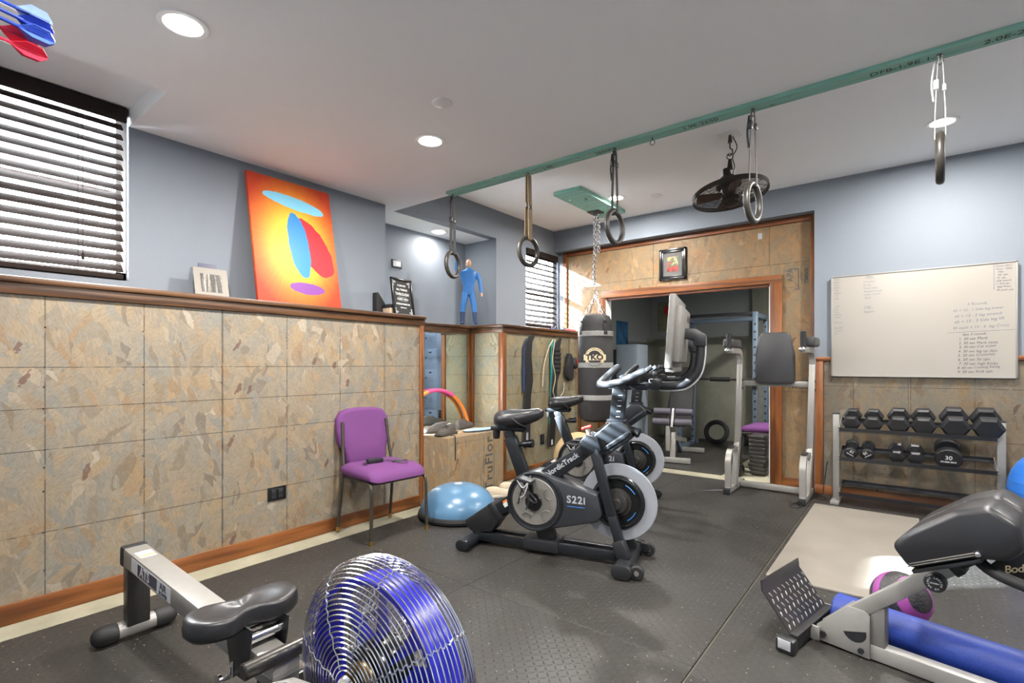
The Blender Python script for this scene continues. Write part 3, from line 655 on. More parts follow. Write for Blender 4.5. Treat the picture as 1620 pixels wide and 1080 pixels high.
# ---- rings hanging from the beam
RX = [(-2.93, 2.01, 'black strap', 103), (-2.168, 2.012, 'tan and black strap', 84), (-1.486, 2.075, 'two black straps', 87), (-.668, 2.073, 'thin black strap', 84), (.106, 2.12, 'thin white cord', 88)]
RL = ['grey gymnastic ring on a black strap over the alcove ledge, leftmost of five', 'grey gymnastic ring in front of the small window, second from the left', 'dark gymnastic ring beside the green mount board, middle of five', 'dark gymnastic ring in front of the hanging cage fan', 'gymnastic ring seen edge-on at the far right of the beam']
for i, ((x, z, d, pa), lab) in enumerate(zip(RX, RL)):
    t = thing('gymnastic_ring', lab, 'gymnastic ring', (x, 2.968, z), group='gymnastic rings hanging from the beam')
    Rr = .099; rm = rotm((0, 0, math.radians(pa-90))) @ rotm((0, PI/2, 0))
    put('ring', G().torus((0, 0, 0), Rr, .0168, rm, 48, 12), plain('ring_plastic', '#2e2b27', .4), t)
    top = 2.578-z; rt = Rr-.0145; sm = plain('tan_strap', '#8d7a60', .7) if i == 1 else 'rubbk' if i < 4 else 'white'; wd = (.019, .02, .012, .008, .004)[i]
    ca_, sa_ = math.cos(math.radians(pa)), math.sin(math.radians(pa))
    up = Vector((ca_, sa_, 0)); nr = Vector((-sa_, ca_, 0))
    st = G()
    for s_ in (-1, 1):
        rows = []
        for zz, off in ((rt-.002, .017), (rt+.05, .017), (rt+.12, .016), (top-.05, .008), (top-.012, .004)):
            c = nr*(s_*off); rows.append([tuple(c+up*wd+Vector((0, 0, zz))), tuple(c-up*wd+Vector((0, 0, zz))), tuple(c-up*wd+nr*(s_*.003)+Vector((0, 0, zz))), tuple(c+up*wd+nr*(s_*.003)+Vector((0, 0, zz)))])
        st.loft(rows)
    st.box((0, 0, rt-.001), (.040, .040, .004), (0, 0, math.radians(pa-90)))
    put('strap', st, sm, t)
    bz = (top-.20, top-.23, top-.09, top-.08, top-.13)[i]
    put('buckle', G().box(tuple(nr*.014+Vector((0, 0, bz))), (.035, .02, .045), (0, 0, math.radians(pa)), .006).box(tuple(-nr*.014+Vector((0, 0, bz-.02))), (.028, .014, .03), (0, 0, math.radians(pa)), .004), 'black' if i < 4 else 'white', t)
    put('hook', G().tube([(0, 0, top), (0, 0, top-.012), (.012, 0, top-.028), (0, 0, top-.042), (-.012, 0, top-.03), (-.006, 0, top-.018)], .0035, 8).cyl((0, 0, top-.004), (0, 0, top), .012, n=12), 'steel', t)
    if i >= 2: put('strap_tail', G().tube(smooth([tuple(nr*.02+Vector((0, 0, top-.03))), tuple(nr*.04+Vector((.01, 0, top-.12))), tuple(nr*.035+Vector((.012, 0, top-.20)))], 4), .006 if i < 4 else .0035, 6), 'rubbk' if i < 4 else 'white', t)
tag(put('screw_eye', G().cyl((0, 0, -.015), (0, 0, 0), .006, n=8).torus((0, 0, -.03), .014, .0035, rotm((PI/2, 0, 0)), 16, 6), 'steel', loc=(-1.235, 2.968, 2.578)), 'empty screw eye on the green beam right of the middle ring', 'hook')
# ---- hanging cage fan
fn = thing('cage_fan', 'dark caged fan hanging from a hook on the raised ceiling', 'fan', (-1.06, 4.0, Z2))
put('ceiling_plate', G().mm((-.075, -.075, -.006), (.075, .075, 0), .002), 'white', fn)
put('hook', G().cyl((0, 0, -.06), (0, 0, -.006), .016, .01, n=12).tube([(0, 0, -.06), (0, 0, -.10), (.018, 0, -.12), (.018, 0, -.145), (0, 0, -.16), (-.018, 0, -.145)], .005, 8).torus((0, 0, -.165), .022, .004, rotm((PI/2, 0, .6)), 20, 6), 'gun', fn)
put('cord', G().tube(smooth([(.02, 0, -.02), (.045, .02, -.10), (.01, .03, -.16), (.03, .01, -.24), (.02, 0, -.30)], 5), .004, 6), 'black', fn)
Tm = at(0, 0, -.445) @ rotm((math.radians(-4), math.radians(-9), 0))
def onM(g, m): g.v = [tuple(m @ Vector(v)) for v in g.v]; return g
fdark = plain('dark_bronze', '#35302b', .4, .5)
put('motor', onM(G().lathe([(0, .20), (.025, .20), (.03, .15), (.055, .13), (.085, .09), (.09, .06), (.06, .04), (.06, -.03), (0, -.035)], 24), Tm), fdark, fn)
put('neck', G().tube([(0, 0, -.185), (0, 0, -.26)], [.012, .022], 12), fdark, fn)
cg = G()
def dome(r, up): return (.055*(1-(r/.262)**2)+.012) if up else -(.075*(1-(r/.262)**2)+.012)
for up in (True, False):
    for i in range(21):
        r = .055+.205*i/20; cg.torus((0, 0, dome(r, up)), r, .0013, None, 48, 4)
    for k_ in range(16):
        a = 2*PI*k_/16; cg.tube([(r*math.cos(a), r*math.sin(a), dome(r, up)) for r in (.05, .1, .15, .2, .24, .262)], .0018, 4)
for z in (-.014, -.005, .005, .014): cg.torus((0, 0, z), .264, .004, None, 56, 6)
o = put('wire_cage', onM(cg, Tm), fdark, fn)
wd_ = plain('fan_blade_wood', '#4a2f24', .4)
for k_ in range(4):
    a = 2*PI*k_/4+.5; b_ = G().add([(.06, -.03, -.012), (.235, -.055, -.02), (.24, .04, .012), (.06, .03, .008), (.06, -.03, -.016), (.235, -.055, -.024), (.24, .04, .008), (.06, .03, .004)], [(0, 1, 2, 3), (7, 6, 5, 4), (0, 4, 5, 1), (1, 5, 6, 2), (2, 6, 7, 3), (3, 7, 4, 0)])
    put('blade', onM(b_, Tm @ rotm((0, 0, a))), wd_, fn)
put('hub_cap', onM(G().lathe([(0, -.094), (.035, -.092), (.05, -.085), (.055, -.075), (0, -.07)], 20), Tm), fdark, fn)
# ---- punching bag
pb = thing('punching_bag', 'dark hanging punching bag with round cream emblem beside the opening', 'punching bag', (-2.73, 4.99, .57))
bgr = .19
put('body', G().lathe([(0, 0), (.12, .003), (.165, .03), (bgr, .09), (bgr, .96), (bgr-.004, .97), (bgr-.012, 1.04), (.175, 1.10), (.15, 1.155), (.11, 1.175), (0, 1.17)], 40), 'bagc', pb)
for z in (.955, .615, .265): put('tape_band', G().lathe([(bgr+.001, z-.022), (bgr+.003, z-.02), (bgr+.003, z+.03), (bgr+.001, z+.032)], 40), 'tape', pb)
for k_ in range(4):
    a = PI/4+PI/2*k_+.3; ro = rotm((0, 0, a))
    put('strap', onM(G().box((.183, 0, 1.03), (.008, .045, .16), (0, -.12, 0), .002).box((.160, 0, 1.13), (.008, .04, .09), (0, -.55, 0), .002), ro), 'rubbk', pb)
    ch = G(); p0 = ro @ Vector((.135, 0, 1.175)); p1 = Vector((0, 0, 1.385)); n_ = 7
    for j in range(n_):
        c = p0.lerp(p1, (j+.5)/n_); x, y, d = frame(p1-p0); e = x if j % 2 else y; L_ = .021; W_ = .009
        ch.tube([tuple(c+d*(L_*math.cos(q))+e*(W_*math.sin(q))) for q in [2*PI*i/10 for i in range(10)]], .0032, 5, True)
    put('chain', ch, 'steel', pb)
put('swivel', G().torus((0, 0, 1.40), .02, .005, rotm((PI/2, 0, .4)), 18, 6).cyl((0, 0, 1.42), (0, 0, 1.46), .007, n=8).torus((0, 0, 1.475), .018, .005, rotm((PI/2, 0, 1.9)), 18, 6), 'steel', pb)
ch = G(); z = 1.50
for j in range(27):
    e = Vector((1, 0, 0)) if j % 2 else Vector((0, 1, 0)); c = Vector((-.012, 0, 1.50+j*.0292))
    ch.tube([tuple(c+Vector((0, 0, 1))*(.023*math.cos(q))+e*(.016*math.sin(q))) for q in [2*PI*i/12 for i in range(12)]], .0056, 6, True)
for j in range(14):
    e = Vector((1, 0, 0)) if j % 2 else Vector((0, 1, 0)); c = Vector((.030, .012, 1.87+j*.0292))
    ch.tube([tuple(c+Vector((0, 0, 1))*(.023*math.cos(q))+e*(.016*math.sin(q))) for q in [2*PI*i/12 for i in range(12)]], .0056, 6, True)
put('chain', ch, 'chrome', pb)
ba = math.atan2(-4.99, 2.73)-.06
def onbag(dr):
    def f(v):
        a = ba+v.x/bgr; r = bgr+dr; return Vector((r*math.cos(a), r*math.sin(a), v.y+.70))
    return f
def bagdisk(r0, r1, dr, n=48, m_=6):
    g = G(); rows = []
    for j in range(m_+1):
        r = r0+(r1-r0)*j/m_; rows.append([tuple(onbag(dr)(Vector((r*math.cos(2*PI*i/n), r*math.sin(2*PI*i/n), 0)))) for i in range(n)])
    return g.loft(rows, caps=False)
crm = plain('cream_print', '#d9c7a0', .6)
put('emblem', bagdisk(.076, .108, .002), crm, pb)
rect = G(); xs = [(-.125+.25*i/14) for i in range(15)]
rect.loft([[tuple(onbag(.0025)(Vector((x, y, 0)))) for x in xs] for y in (-.028, .034)], caps=False, closed=False); put('emblem_bar', rect, crm, pb)
lt = G(); lt.text('TKO', .078, None, warp=lambda v: onbag(.006)(Vector((v.x*1.15, v.y+.003, 0)))if 1 else v, off=.0035, ext=0)
for s_, a0, a1, flip in (('TECHNICAL', 150, 30, 0), ('KNOCKOUT', 215, 325, 1)):
    for i, c in enumerate(s_):
        a = math.radians(a0+(a1-a0)*i/(len(s_)-1)); cx, cy = .092*math.cos(a), .092*math.sin(a); ro = a-PI/2 if not flip else a+PI/2
        lt.text(c, .024, None, warp=lambda v, cx=cx, cy=cy, ro=ro: onbag(.0045)(Vector((cx+v.x*math.cos(ro)-v.y*math.sin(ro), cy+v.x*math.sin(ro)+v.y*math.cos(ro), 0))), off=.0006, ext=0)
put('emblem_lettering', lt, 'rubbk', pb)
# ---- things hanging on the far-left low wall
def ribbon(path, wd, th, xo=.012):
    """vertical strap seen from +x: path of (y,z,halfwidth,x)"""
    rows = [[(x, y-w_, z), (x, y+w_, z), (x+th, y+w_*.9, z), (x+th, y-w_*.9, z)] for (y, z, w_, x) in path]; return G().loft(rows)
def hook(y, z, par): return put('hook', G().tube([(XL+.001-par.location.x, y-par.location.y, z+.01-par.location.z), (XL+.03-par.location.x, y-par.location.y, z-par.location.z), (XL+.036-par.location.x, y-par.location.y, z+.014-par.location.z)], .003, 6), 'steel', par)
def rel(g, o): 
    l = o.location; g.v = [(v[0]-l.x, v[1]-l.y, v[2]-l.z) for v in g.v]; return g
t = thing('lifting_belt', 'long plain black lifting belt hanging nearest the corner post', 'belt', (XL+.02, 4.50, .28))
put('strap', rel(ribbon([(4.60, 1.52, .02, XL+.02), (4.55, 1.50, .055, XL+.025), (4.50, 1.44, .06, XL+.025), (4.485, 1.30, .06, XL+.025), (4.50, 1.15, .065, XL+.025), (4.515, 1.02, .06, XL+.025), (4.48, .85, .055, XL+.025), (4.47, .6, .055, XL+.025), (4.46, .30, .055, XL+.025)], 0, .012), t), 'rubbk', t)
put('lining', rel(ribbon([(4.475, 1.48, .012, XL+.018), (4.43, 1.40, .02, XL+.018), (4.42, 1.1, .02, XL+.018), (4.42, .9, .015, XL+.018)], 0, .006), t), plain('navy_fabric', '#26375f', .8), t)
put('label_patch', rel(G().mm((XL+.037, 4.44, .36), (XL+.039, 4.475, .46)), t), 'lgray', t); hook(4.55, 1.525, t)
t = thing('weight_belt', 'black padded weight belt with teal edge hanging in the middle', 'belt', (XL+.02, 4.98, .25))
put('strap', rel(ribbon([(5.13, 1.51, .02, XL+.03), (5.08, 1.46, .05, XL+.03), (5.03, 1.38, .075, XL+.03), (5.05, 1.2, .085, XL+.03), (5.05, 1.12, .08, XL+.03), (5.0, 1.0, .055, XL+.03), (4.98, .8, .06, XL+.03), (4.96, .55, .06, XL+.03), (4.93, .25, .065, XL+.03)], 0, .014), t), 'rubbk', t)
for k_ in range(6): put('pad', rel(G().box((XL+.046, 5.045+.01*math.sin(k_), 1.37-.05*k_), (.014, .13, .042), None, .006), t), 'rubbk', t)
put('edge', rel(ribbon([(4.98, 1.48, .025, XL+.02), (4.96, 1.3, .028, XL+.02), (4.96, 1.15, .02, XL+.02), (4.95, .9, .02, XL+.02), (4.91, .5, .012, XL+.02)], 0, .008), t), 'teal', t)
put('label_patch', rel(G().mm((XL+.045, 4.915, .27), (XL+.047, 4.945, .33)), t), 'wht', t); hook(5.03, 1.515, t)
t = tag(put('cord_loop', G().tube(smooth([(XL+.03, 4.98, 1.49), (XL+.045, 4.86, 1.38), (XL+.04, 4.78, 1.2), (XL+.03, 4.76, .95)], 6), .006, 6).tube(smooth([(XL+.04, 5.0, 1.49), (XL+.06, 4.92, 1.25), (XL+.065, 4.97, 1.05), (XL+.06, 4.93, .88), (XL+.05, 5.04, .80), (XL+.04, 5.18, .87), (XL+.03, 5.22, .98)], 6), .005, 6), plain('cream_cord', '#c4b597', .8)), 'thin cream skipping cord looped beside the teal edged belt', 'cord')
t = thing('drawstring_pouch', 'small black pouch with red tag hanging by the end post', 'pouch', (XL+.02, 5.34, 1.0))
put('pouch', rel(G().loft([[(XL+.03+.03*math.cos(a), y+w_*math.sin(a), z) for a in [2*PI*i/12 for i in range(12)]] for y, w_, z in ((5.36, .03, 1.0), (5.34, .09, 1.05), (5.33, .10, 1.12), (5.35, .09, 1.22), (5.34, .06, 1.29), (5.33, .02, 1.33))]), t), 'rubbk', t)
put('side_pocket', rel(G().sph((XL+.05, 5.44, 1.21), (.035, .06, .07), 14, 8), t), 'rubbk', t)
put('red_tag', rel(G().box((XL+.088, 5.43, 1.23), (.004, .016, .06), (.4, 0, 0), .001), t), 'red', t)
put('cord', rel(G().tube([(XL+.03, 5.33, 1.33), (XL+.03, 5.325, 1.46), (XL+.03, 5.33, 1.52)], .004, 6), t), 'rubbk', t); hook(5.33, 1.51, t)
# small things on the far ledge
for i, (y, x, c, l) in enumerate(((5.10, -3.37, '#3f6fb5', 'small blue hand grip on the far ledge, nearest the corner post'), (5.22, -3.40, '#34383f', 'small dark hand grip on the far ledge between two blue ones'), (5.32, -3.36, '#3f6fb5', 'small blue hand grip on the far ledge beside the red cloth'))):
    t = thing('hand_grip', l, 'hand grip', (x, y, LZ), group='hand grips on the far ledge')
    put('grip', G().tube([(0, -.04, .012), (0, .04, .012)], .011, 10), plain('grip_%d' % i, c, .5), t); put('spring', G().torus((0, 0, .022), .02, .006, rotm((0, PI/2, 0)), 16, 6), 'steel', t)
cl = G()
rows = []
for i in range(9):
    y = 5.40+.17*i/8; rows.append([(-3.36+.05*math.cos(a)*(1+.2*math.sin(3*i)), y, LZ+max(0, (.022+.012*math.sin(i*2.1))*math.sin(a))) for a in [PI*j/8 for j in range(9)]])
tag(put('folded_cloth', cl.loft(rows), plain('red_cloth', '#c8414a', .85)), 'crumpled red cloth at the end of the far ledge', 'cloth')
# ================================================================== GYM EQUIPMENT
def rad(d): return math.radians(d)
def bar(g, p0, p1, w, h, bev=.004, up=(0, 0, 1)):
    """rectangular tube from p0 to p1, w across, h in the up-ish direction"""
    P0, P1 = Vector(p0), Vector(p1); x, y, d = frame(P1-P0, Vector(up)); c = (P0+P1)/2; L = (P1-P0).length
    m = Matrix((tuple(x)+(0,), tuple(y)+(0,), tuple(d)+(0,), (0, 0, 0, 1))).transposed(); m.translation = c
    t = G().box((0, 0, 0), (w, h, L), None, bev); g.add(t.v, t.f, m); return g
# ---------------------------------------------------------------- purple chair (faces +x)
ch = thing('stacking_chair', 'purple upholstered stacking chair against the left wall', 'chair', (-3.0, 2.325, 0), rz=rad(-4))
def pad_loft(prof, n=28):
    """stack of rounded rectangles: (cx, cy, cz, hx, hy, r)"""
    rings = []
    for (cx, cy, cz, hx, hy, r) in prof:
        pts = []
        for q, (sx, sy) in enumerate(((1, 1), (-1, 1), (-1, -1), (1, -1))):
            for i in range(n//4):
                a = PI/2*q+PI/2*i/(n//4-1); pts.append((cx+sx*(hx-r)+r*math.cos(a), cy+sy*(hy-r)+r*math.sin(a), cz))
        rings.append(pts)
    return G().loft(rings)
seat = pad_loft([(0, 0, .405, .17, .19, .05), (0, 0, .412, .215, .222, .06), (0, 0, .44, .23, .232, .07), (-.0, 0, .468, .225, .228, .07), (-.01, 0, .487, .19, .195, .06), (-.01, 0, .493, .10, .11, .05)])
seat.v = [(v[0], v[1], v[2]-(.03*max(0, v[0]-.12)/.1 if v[2] > .43 else 0)) for v in seat.v]
put('seat', seat, 'purple', ch, 60)
# backrest: outline in (y,z), slight lean
ol = [(-.165, .46), (-.17, .54), (-.185, .585), (-.215, .63), (-.22, .72), (-.212, .80), (-.18, .85), (-.12, .868), (0, .874)]
ol = ol+[(-y, z) for y, z in ol[::-1][1:]]
def backring(x, s_): return [(x-(z-.46)*.16-.22, y*s_, .665+(z-.665)*s_) for y, z in ol]
bk = G().loft([backring(-.036, .86), backring(-.034, .95), backring(-.018, 1.0), backring(.008, 1.0), backring(.024, .965), backring(.030, .88), backring(.034, .5)])
put('backrest', bk, 'purple', ch, 60)
bmf = plain('worn_bronze', '#4f4a42', .4, .6, var=.15)
fr = G()
for s_ in (-1, 1):
    put('leg', G().tube(smooth([(.08, s_*.205, .395), (.17, s_*.222, .392), (.205, s_*.226, .36), (.208, s_*.228, .2), (.212, s_*.232, .022)], 5), .0115, 10), bmf, ch)
    put('leg', G().tube(smooth([(-.235, s_*.185, .78), (-.21, s_*.195, .58), (-.185, s_*.205, .44), (-.195, s_*.215, .3), (-.235, s_*.222, .022)], 5), .0115, 10), bmf, ch)
for (x, y) in ((.212, .232), (.212, -.232), (-.235, .222), (-.235, -.222)): put('foot_cap', G().cyl((x, y, 0), (x, y, .03), .014, .0135, 12), 'brass', ch)
put('seat_frame', G().tube([(.17, -.20, .395), (.19, -.15, .395), (.19, .15, .395), (.17, .20, .395), (-.17, .20, .395), (-.18, .15, .395), (-.18, -.15, .395), (-.17, -.20, .395)], .0105, 8, True), bmf, ch)
ad = thing('power_adapter', 'black laptop power adapter with cord lying on the purple seat', 'adapter', (-3.0, 2.27, .494), rz=rad(80))
put('brick', G().box((0, .03, .016), (.115, .048, .03), None, .005), 'black', ad)
put('cord', G().tube(smooth([(-.055, .03, .01), (-.085, .03, .006), (-.10, .0, .004), (-.085, -.03, .004)], 5), .003, 6), 'black', ad)
put('cord', G().tube(smooth([(.055, .03, .012), (.09, .02, .008), (.11, -.02, .006), (.15, -.005, .006), (.19, -.03, .004), (.225, -.03, .003), (.22, -.045, .004), (.17, -.05, .005), (.12, -.035, .006), (.10, -.06, .006), (.16, -.10, .003), (.19, -.11, -.002)], 5), .003, 6), 'black', ad)
put('ferrite', G().cyl((.125, -.06, .007), (.145, -.075, .006), .007, n=10), 'black', ad)
# ---------------------------------------------------------------- balance dome
bo = thing('balance_dome', 'pale blue half-ball balance trainer beside the wooden box', 'balance trainer', (-2.83, 2.93, 0))
put('base', G().lathe([(0, 0), (.29, 0), (.312, .012), (.318, .03), (.312, .048), (.295, .052), (0, .05)], 48), 'rubbk', bo)
put('dome', G().lathe([(.296, .045)]+[(.298*math.cos(a)**.9, .05+.205*math.sin(a)) for a in [PI/2*i/14 for i in range(1, 14)]]+[(0, .256)], 48), 'bosu', bo)
put('valve_disc', G().lathe([(0, .2575), (.03, .257), (.034, .254)], 20), 'lgray', bo)
# ---------------------------------------------------------------- plyo box
bx = thing('plyo_box', 'osb plyometric box standing in the alcove by the mirror', 'box', (-3.14, 3.50, 0))
X0, X1, Yh, Zh = -.53, 0, .38, .56
for nm, a, b in (('side_panel', (X0, -Yh, -.012), (X1, -Yh+.018, Zh-.018)), ('side_panel', (X0, Yh-.018, -.012), (X1, Yh, Zh-.018)), ('front_panel', (X1-.018, -Yh+.018, -.012), (X1, Yh-.018, Zh-.018)), ('back_panel', (X0, -Yh+.018, -.012), (X0+.018, Yh-.018, Zh-.018)), ('top_panel', (X0, -Yh, Zh-.018), (X1, Yh, Zh))):
    put(nm, G().mm(a, b, .0012, 1), 'osbX', bx)
pr = G(); pr.text('TruFlor', .15, at(.0008, .17, .26) @ FACE_PX @ rotm((0, 0, PI/2)), off=.002, sp=1.1)
for y in (.09, .235): pr.mm((.0002, y, -.0), (.0012, y+.004, .53))
for k_ in range(22): pr.mm((.0002, -.34+.022*k_, .505), (.0012, -.325+.022*k_, .507))
put('print', pr, 'stamp', bx)
def shoe(name, label, loc, rz, col, lace, grp):
    t = thing(name, label, 'shoe', loc, rz, grp)
    def ring(x, w_, z, h, k_): return [(x, w_*math.cos(a), z+h*max(0, math.sin(a))**.8 if math.sin(a) > 0 else z) for a in [2*PI*i/14 for i in range(14)]]
    put('upper', G().loft([ring(-.13, .015, .02, .05, 0), ring(-.12, .032, .02, .075, 0), ring(-.08, .036, .02, .082, 0), ring(-.03, .037, .02, .078, 0), ring(.02, .042, .02, .06, 0), ring(.07, .046, .02, .044, 0), ring(.12, .038, .02, .034, 0), ring(.145, .012, .02, .015, 0)]), col, t, 60)
    put('sole', G().prism([(-.14, 0), (.11, 0), (.15, .012), (.14, .026), (-.14, .026)], -.043, .043, None, .008), plain('sole_'+col.name, '#3d3a36' if lace == 'black' else '#bdb5a6', .8), t)
    lg = G()
    for k_ in range(4): lg.tube([(.0+.02*k_, -.03, .078-.008*k_), (.01+.02*k_, 0, .09-.009*k_), (.0+.02*k_, .03, .078-.008*k_)], .003, 5)
    put('laces', lg, lace, t)
    return t
dshoe = plain('dark_shoe', '#4a4540', .8, var=.2, scale=60); bshoe = plain('beige_shoe', '#c3b49c', .85, var=.1, scale=60)
shoe('training_shoe', 'dark training shoe with hanging lace at the box corner', (-3.30, 3.26, .56), rad(-75), dshoe, 'black', 'dark shoes on the box')
shoe('training_shoe', 'dark training shoe at the far end of the box top', (-3.52, 3.72, .56), rad(100), dshoe, 'black', 'dark shoes on the box')
shoe('training_shoe', 'dark training shoe lying behind the one with the hanging lace', (-3.50, 3.33, .56), rad(-100), dshoe, 'black', 'dark shoes on the box')
tag(put('shoe_lace', G().tube([(-3.19, 3.20, .575), (-3.150, 3.205, .575), (-3.134, 3.205, .568), (-3.134, 3.206, .50), (-3.133, 3.208, .36)], .004, 6), 'black'), 'dark shoe lace hanging down the front of the wooden box', 'lace')
shoe('walking_shoe', 'beige walking shoe on the floor beside the box, nearer one', (-2.93, 3.56, 0), rad(60), bshoe, 'lgray', 'beige shoes by the box')
shoe('walking_shoe', 'beige walking shoe on the floor beside the box, farther one', (-2.97, 3.78, 0), rad(80), bshoe, 'lgray', 'beige shoes by the box')
wd = thing('wobble_board', 'flat pale blue oval board lying on the wooden box', 'board', (-3.26, 3.66, .56), rz=rad(80))
put('deck', G().loft([[(.18*s_*math.cos(a), .065*s_*math.sin(a), z) for a in [2*PI*i/28 for i in range(28)]] for s_, z in ((.94, 0), (1, .006), (1, .016), (.95, .022), (.5, .024))]), plain('pale_blue_deck', '#9fc0dc', .35), wd)
put('rim', G().tube([(.182*math.cos(a), .067*math.sin(a), .011) for a in [2*PI*i/28 for i in range(28)]], .006, 6, True), 'black', wd)
hp = thing('exercise_hoop', 'orange and pink foam hoop leaning on the mirror behind the box', 'hoop', (-3.695, 3.53, 0), rot=(0, rad(-1.2), 0))
for k_ in range(8):
    a0, a1 = PI/4*k_+.25, PI/4*(k_+1)+.25
    put('segment', G().tube([(0, .46*math.cos(a0+(a1-a0)*i/8), .482+.46*math.sin(a0+(a1-a0)*i/8)) for i in range(9)], .0185, 10), 'pink' if k_ % 2 else 'orange', hp)
# ---------------------------------------------------------------- studio bikes
def make_bike():
    t = thing('exercise_bike', 'black studio exercise bike in front, with sunlit handlebars', 'exercise bike', (-1.21, 2.86, 0), rad(14), 'studio bikes')
    def stadium(x, z, hw, hh, n=8): return [(x+(hw-hh)+hh*math.cos(a), z+hh*math.sin(a)) for a in [-PI/2+PI*i/n for i in range(n+1)]]+[(x-(hw-hh)+hh*math.cos(a), z+hh*math.sin(a)) for a in [PI/2+PI*i/n for i in range(n+1)]]
    put('rear_stabilizer', G().prism(stadium(-1.14, .038, .046, .034), -.22, .22, None, .003), 'bframe', t)
    put('front_stabilizer', G().prism(stadium(-.12, .042, .05, .036), -.21, .21, None, .003), 'bframe', t)
    for s_ in (-1, 1):
        put('end_cap', G().prism(stadium(-.115, .044, .058, .04), s_*.20, s_*.25, None, .006), 'black', t)
        w_ = put('transport_wheel', G().cyl((-.035, s_*.185, .042), (-.035, s_*.215, .042), .040, n=24, bev=.006), 'rubbk', t); put('hub', G().cyl((-.035, s_*.18, .042), (-.035, s_*.22, .042), .014, n=12), 'grayp', w_)
        put('wheel_bracket', G().prism([(-.10, .05), (-.07, .085), (-.035, .082), (-.02, .06), (-.03, .03), (-.09, .03)], s_*.17, s_*.183, None, .003), 'black', t)
        put('base_rail', bar(G(), (-1.12, s_*.045, .058), (-.14, s_*.045, .058), .035, .055), 'bframe', t)
        put('fork', bar(bar(G(), (-.315, s_*.062, .70), (-.20, s_*.085, .30), .04, .062, .012), (-.20, s_*.085, .31), (-.13, s_*.095, .075), .045, .058, .012), 'bframe', t)
        put('fork_boot', bar(G(), (-.165, s_*.09, .17), (-.12, s_*.10, .065), .062, .078, .016), 'black', t)
        put('fork_shoulder', G().prism([(-.40, .73), (-.36, .78), (-.29, .76), (-.265, .68), (-.36, .65), (-.40, .69)], s_*.048, s_*.085, None, .008), 'bframe', t)
    put('base_sleeve', G().box((-.66, 0, .06), (.24, .15, .075), None, .012), 'black', t)
    bx_ = put('incline_motor', G().prism([(-1.206, .15), (-1.013, .285), (-.935, .20), (-1.0, .10), (-1.138, .075), (-1.19, .11)], -.065, .065, None, .008), 'black', t)
    put('motor_rib', G().prism([(-1.03, .275), (-1.0, .295), (-.92, .20), (-.95, .18)], -.075, .075, None, .004), 'black', bx_)
    put('frame_neck', bar(G(), (-1.02, 0, .205), (-.82, 0, .345), .10, .085, .008), 'bframe', t)
    put('sticker', G().box((-.905, -.0515, .287), (.034, .0012, .028), (0, rad(-35), 0)), 'wht', t)
    put('sticker', G().box((-.911, -.0515, .308), (.034, .0012, .014), (0, rad(-35), 0)), 'orange', t)
    put('centre_strut', bar(G(), (-.665, 0, .18), (-.625, 0, .085), .085, .10, .006, (1, 0, 0)), 'bframe', t)
    # crank cover
    pol = [(-.69+.185*math.cos(a), .34+.185*math.sin(a)) for a in [rad(78+204*i/22) for i in range(23)]]
    cover = pol+[(-.29, .255), (-.26, .30), (-.29, .425), (-.34, .435)]
    put('drive_cover', G().prism(cover, -.088, .088, None, .014, 3), plain('cover_charcoal', '#313337', .35), t)
    put('cover_rim', G().tube([(x, -.088, z) for x, z in [(-.69+.176*math.cos(a), .34+.176*math.sin(a)) for a in [2*PI*i/48 for i in range(48)]]], .012, 8, True), 'bframe', t)
    dsk = put('crank_disc', G().cyl((-.69, -.088, .34), (-.69, -.097, .34), .148, n=40, bev=.004), plain('disc_grey', '#77756f', .4), t)
    for k_ in range(5):
        a = 2*PI*k_/5+.5; put('disc_groove', G().tube([(-.69+.118*math.cos(a)+.034*math.cos(b), -.0975, .34+.118*math.sin(a)+.034*math.sin(b)) for b in [a+PI/2+PI*i/8 for i in range(9)]], .0035, 5), 'grayp', dsk)
    put('crank_hub', G().cyl((-.69, -.097, .34), (-.69, -.112, .34), .055, n=28, bev=.003), 'blackg', t)
    for s_, up in ((-1, 1), (1, -1)):
        c = put('crank_arm', bar(G(), (-.69, s_*.125, .34-up*.02), (-.705, s_*.125, .34+up*.165), .028, .034, .008), 'blackg', t)
        put('pedal', G().box((-.705, s_*.195, .34+up*.155), (.10, .085, .022), (0, .2, 0), .005), 'black', c)
        put('pedal_cage', G().tube(smooth([(-.75, s_*.16, .34+up*.155), (-.70, s_*.165, .42 if up > 0 else .21), (-.645, s_*.17, .37 if up > 0 else .2), (-.645, s_*.22, .37 if up > 0 else .2), (-.70, s_*.225, .42 if up > 0 else .21), (-.75, s_*.23, .34+up*.155)], 4), .006, 6).tube(smooth([(-.735, s_*.245, .36+(up-1)*.08), (-.70, s_*.25, .46+(up-1)*.12), (-.665, s_*.245, .40+(up-1)*.08), (-.68, s_*.25, .33+(up-1)*.08)], 4), .005, 6), 'black', c)
        put('pedal_lace', G().tube(smooth([(-.74, s_*.25, .50+(up-1)*.17), (-.70, s_*.255, .46+(up-1)*.17), (-.67, s_*.25, .49+(up-1)*.17), (-.69, s_*.257, .42+(up-1)*.17), (-.72, s_*.25, .40+(up-1)*.17)], 4), .0035, 6), 'lgray', c)
    nt = G(); nt.text('S22i', .062, at(-.42, -.0895, .375) @ FACE_MY, off=.0015, sp=1.15); put('model_lettering', nt, 'lgray', t)
    ul = G().mm((-.475, -.0895, .332), (-.365, -.0882, .335)); put('model_underline', ul, 'bluepr', t)
    # flywheel
    fc = (-.183, .372)
    put('flywheel', G().cyl((fc[0], -.02, fc[1]), (fc[0], .02, fc[1]), .162, n=48, bev=.006).torus((fc[0], -.022, fc[1]), .145, .010, rotm((PI/2, 0, 0)), 48, 8), 'blackg', t)
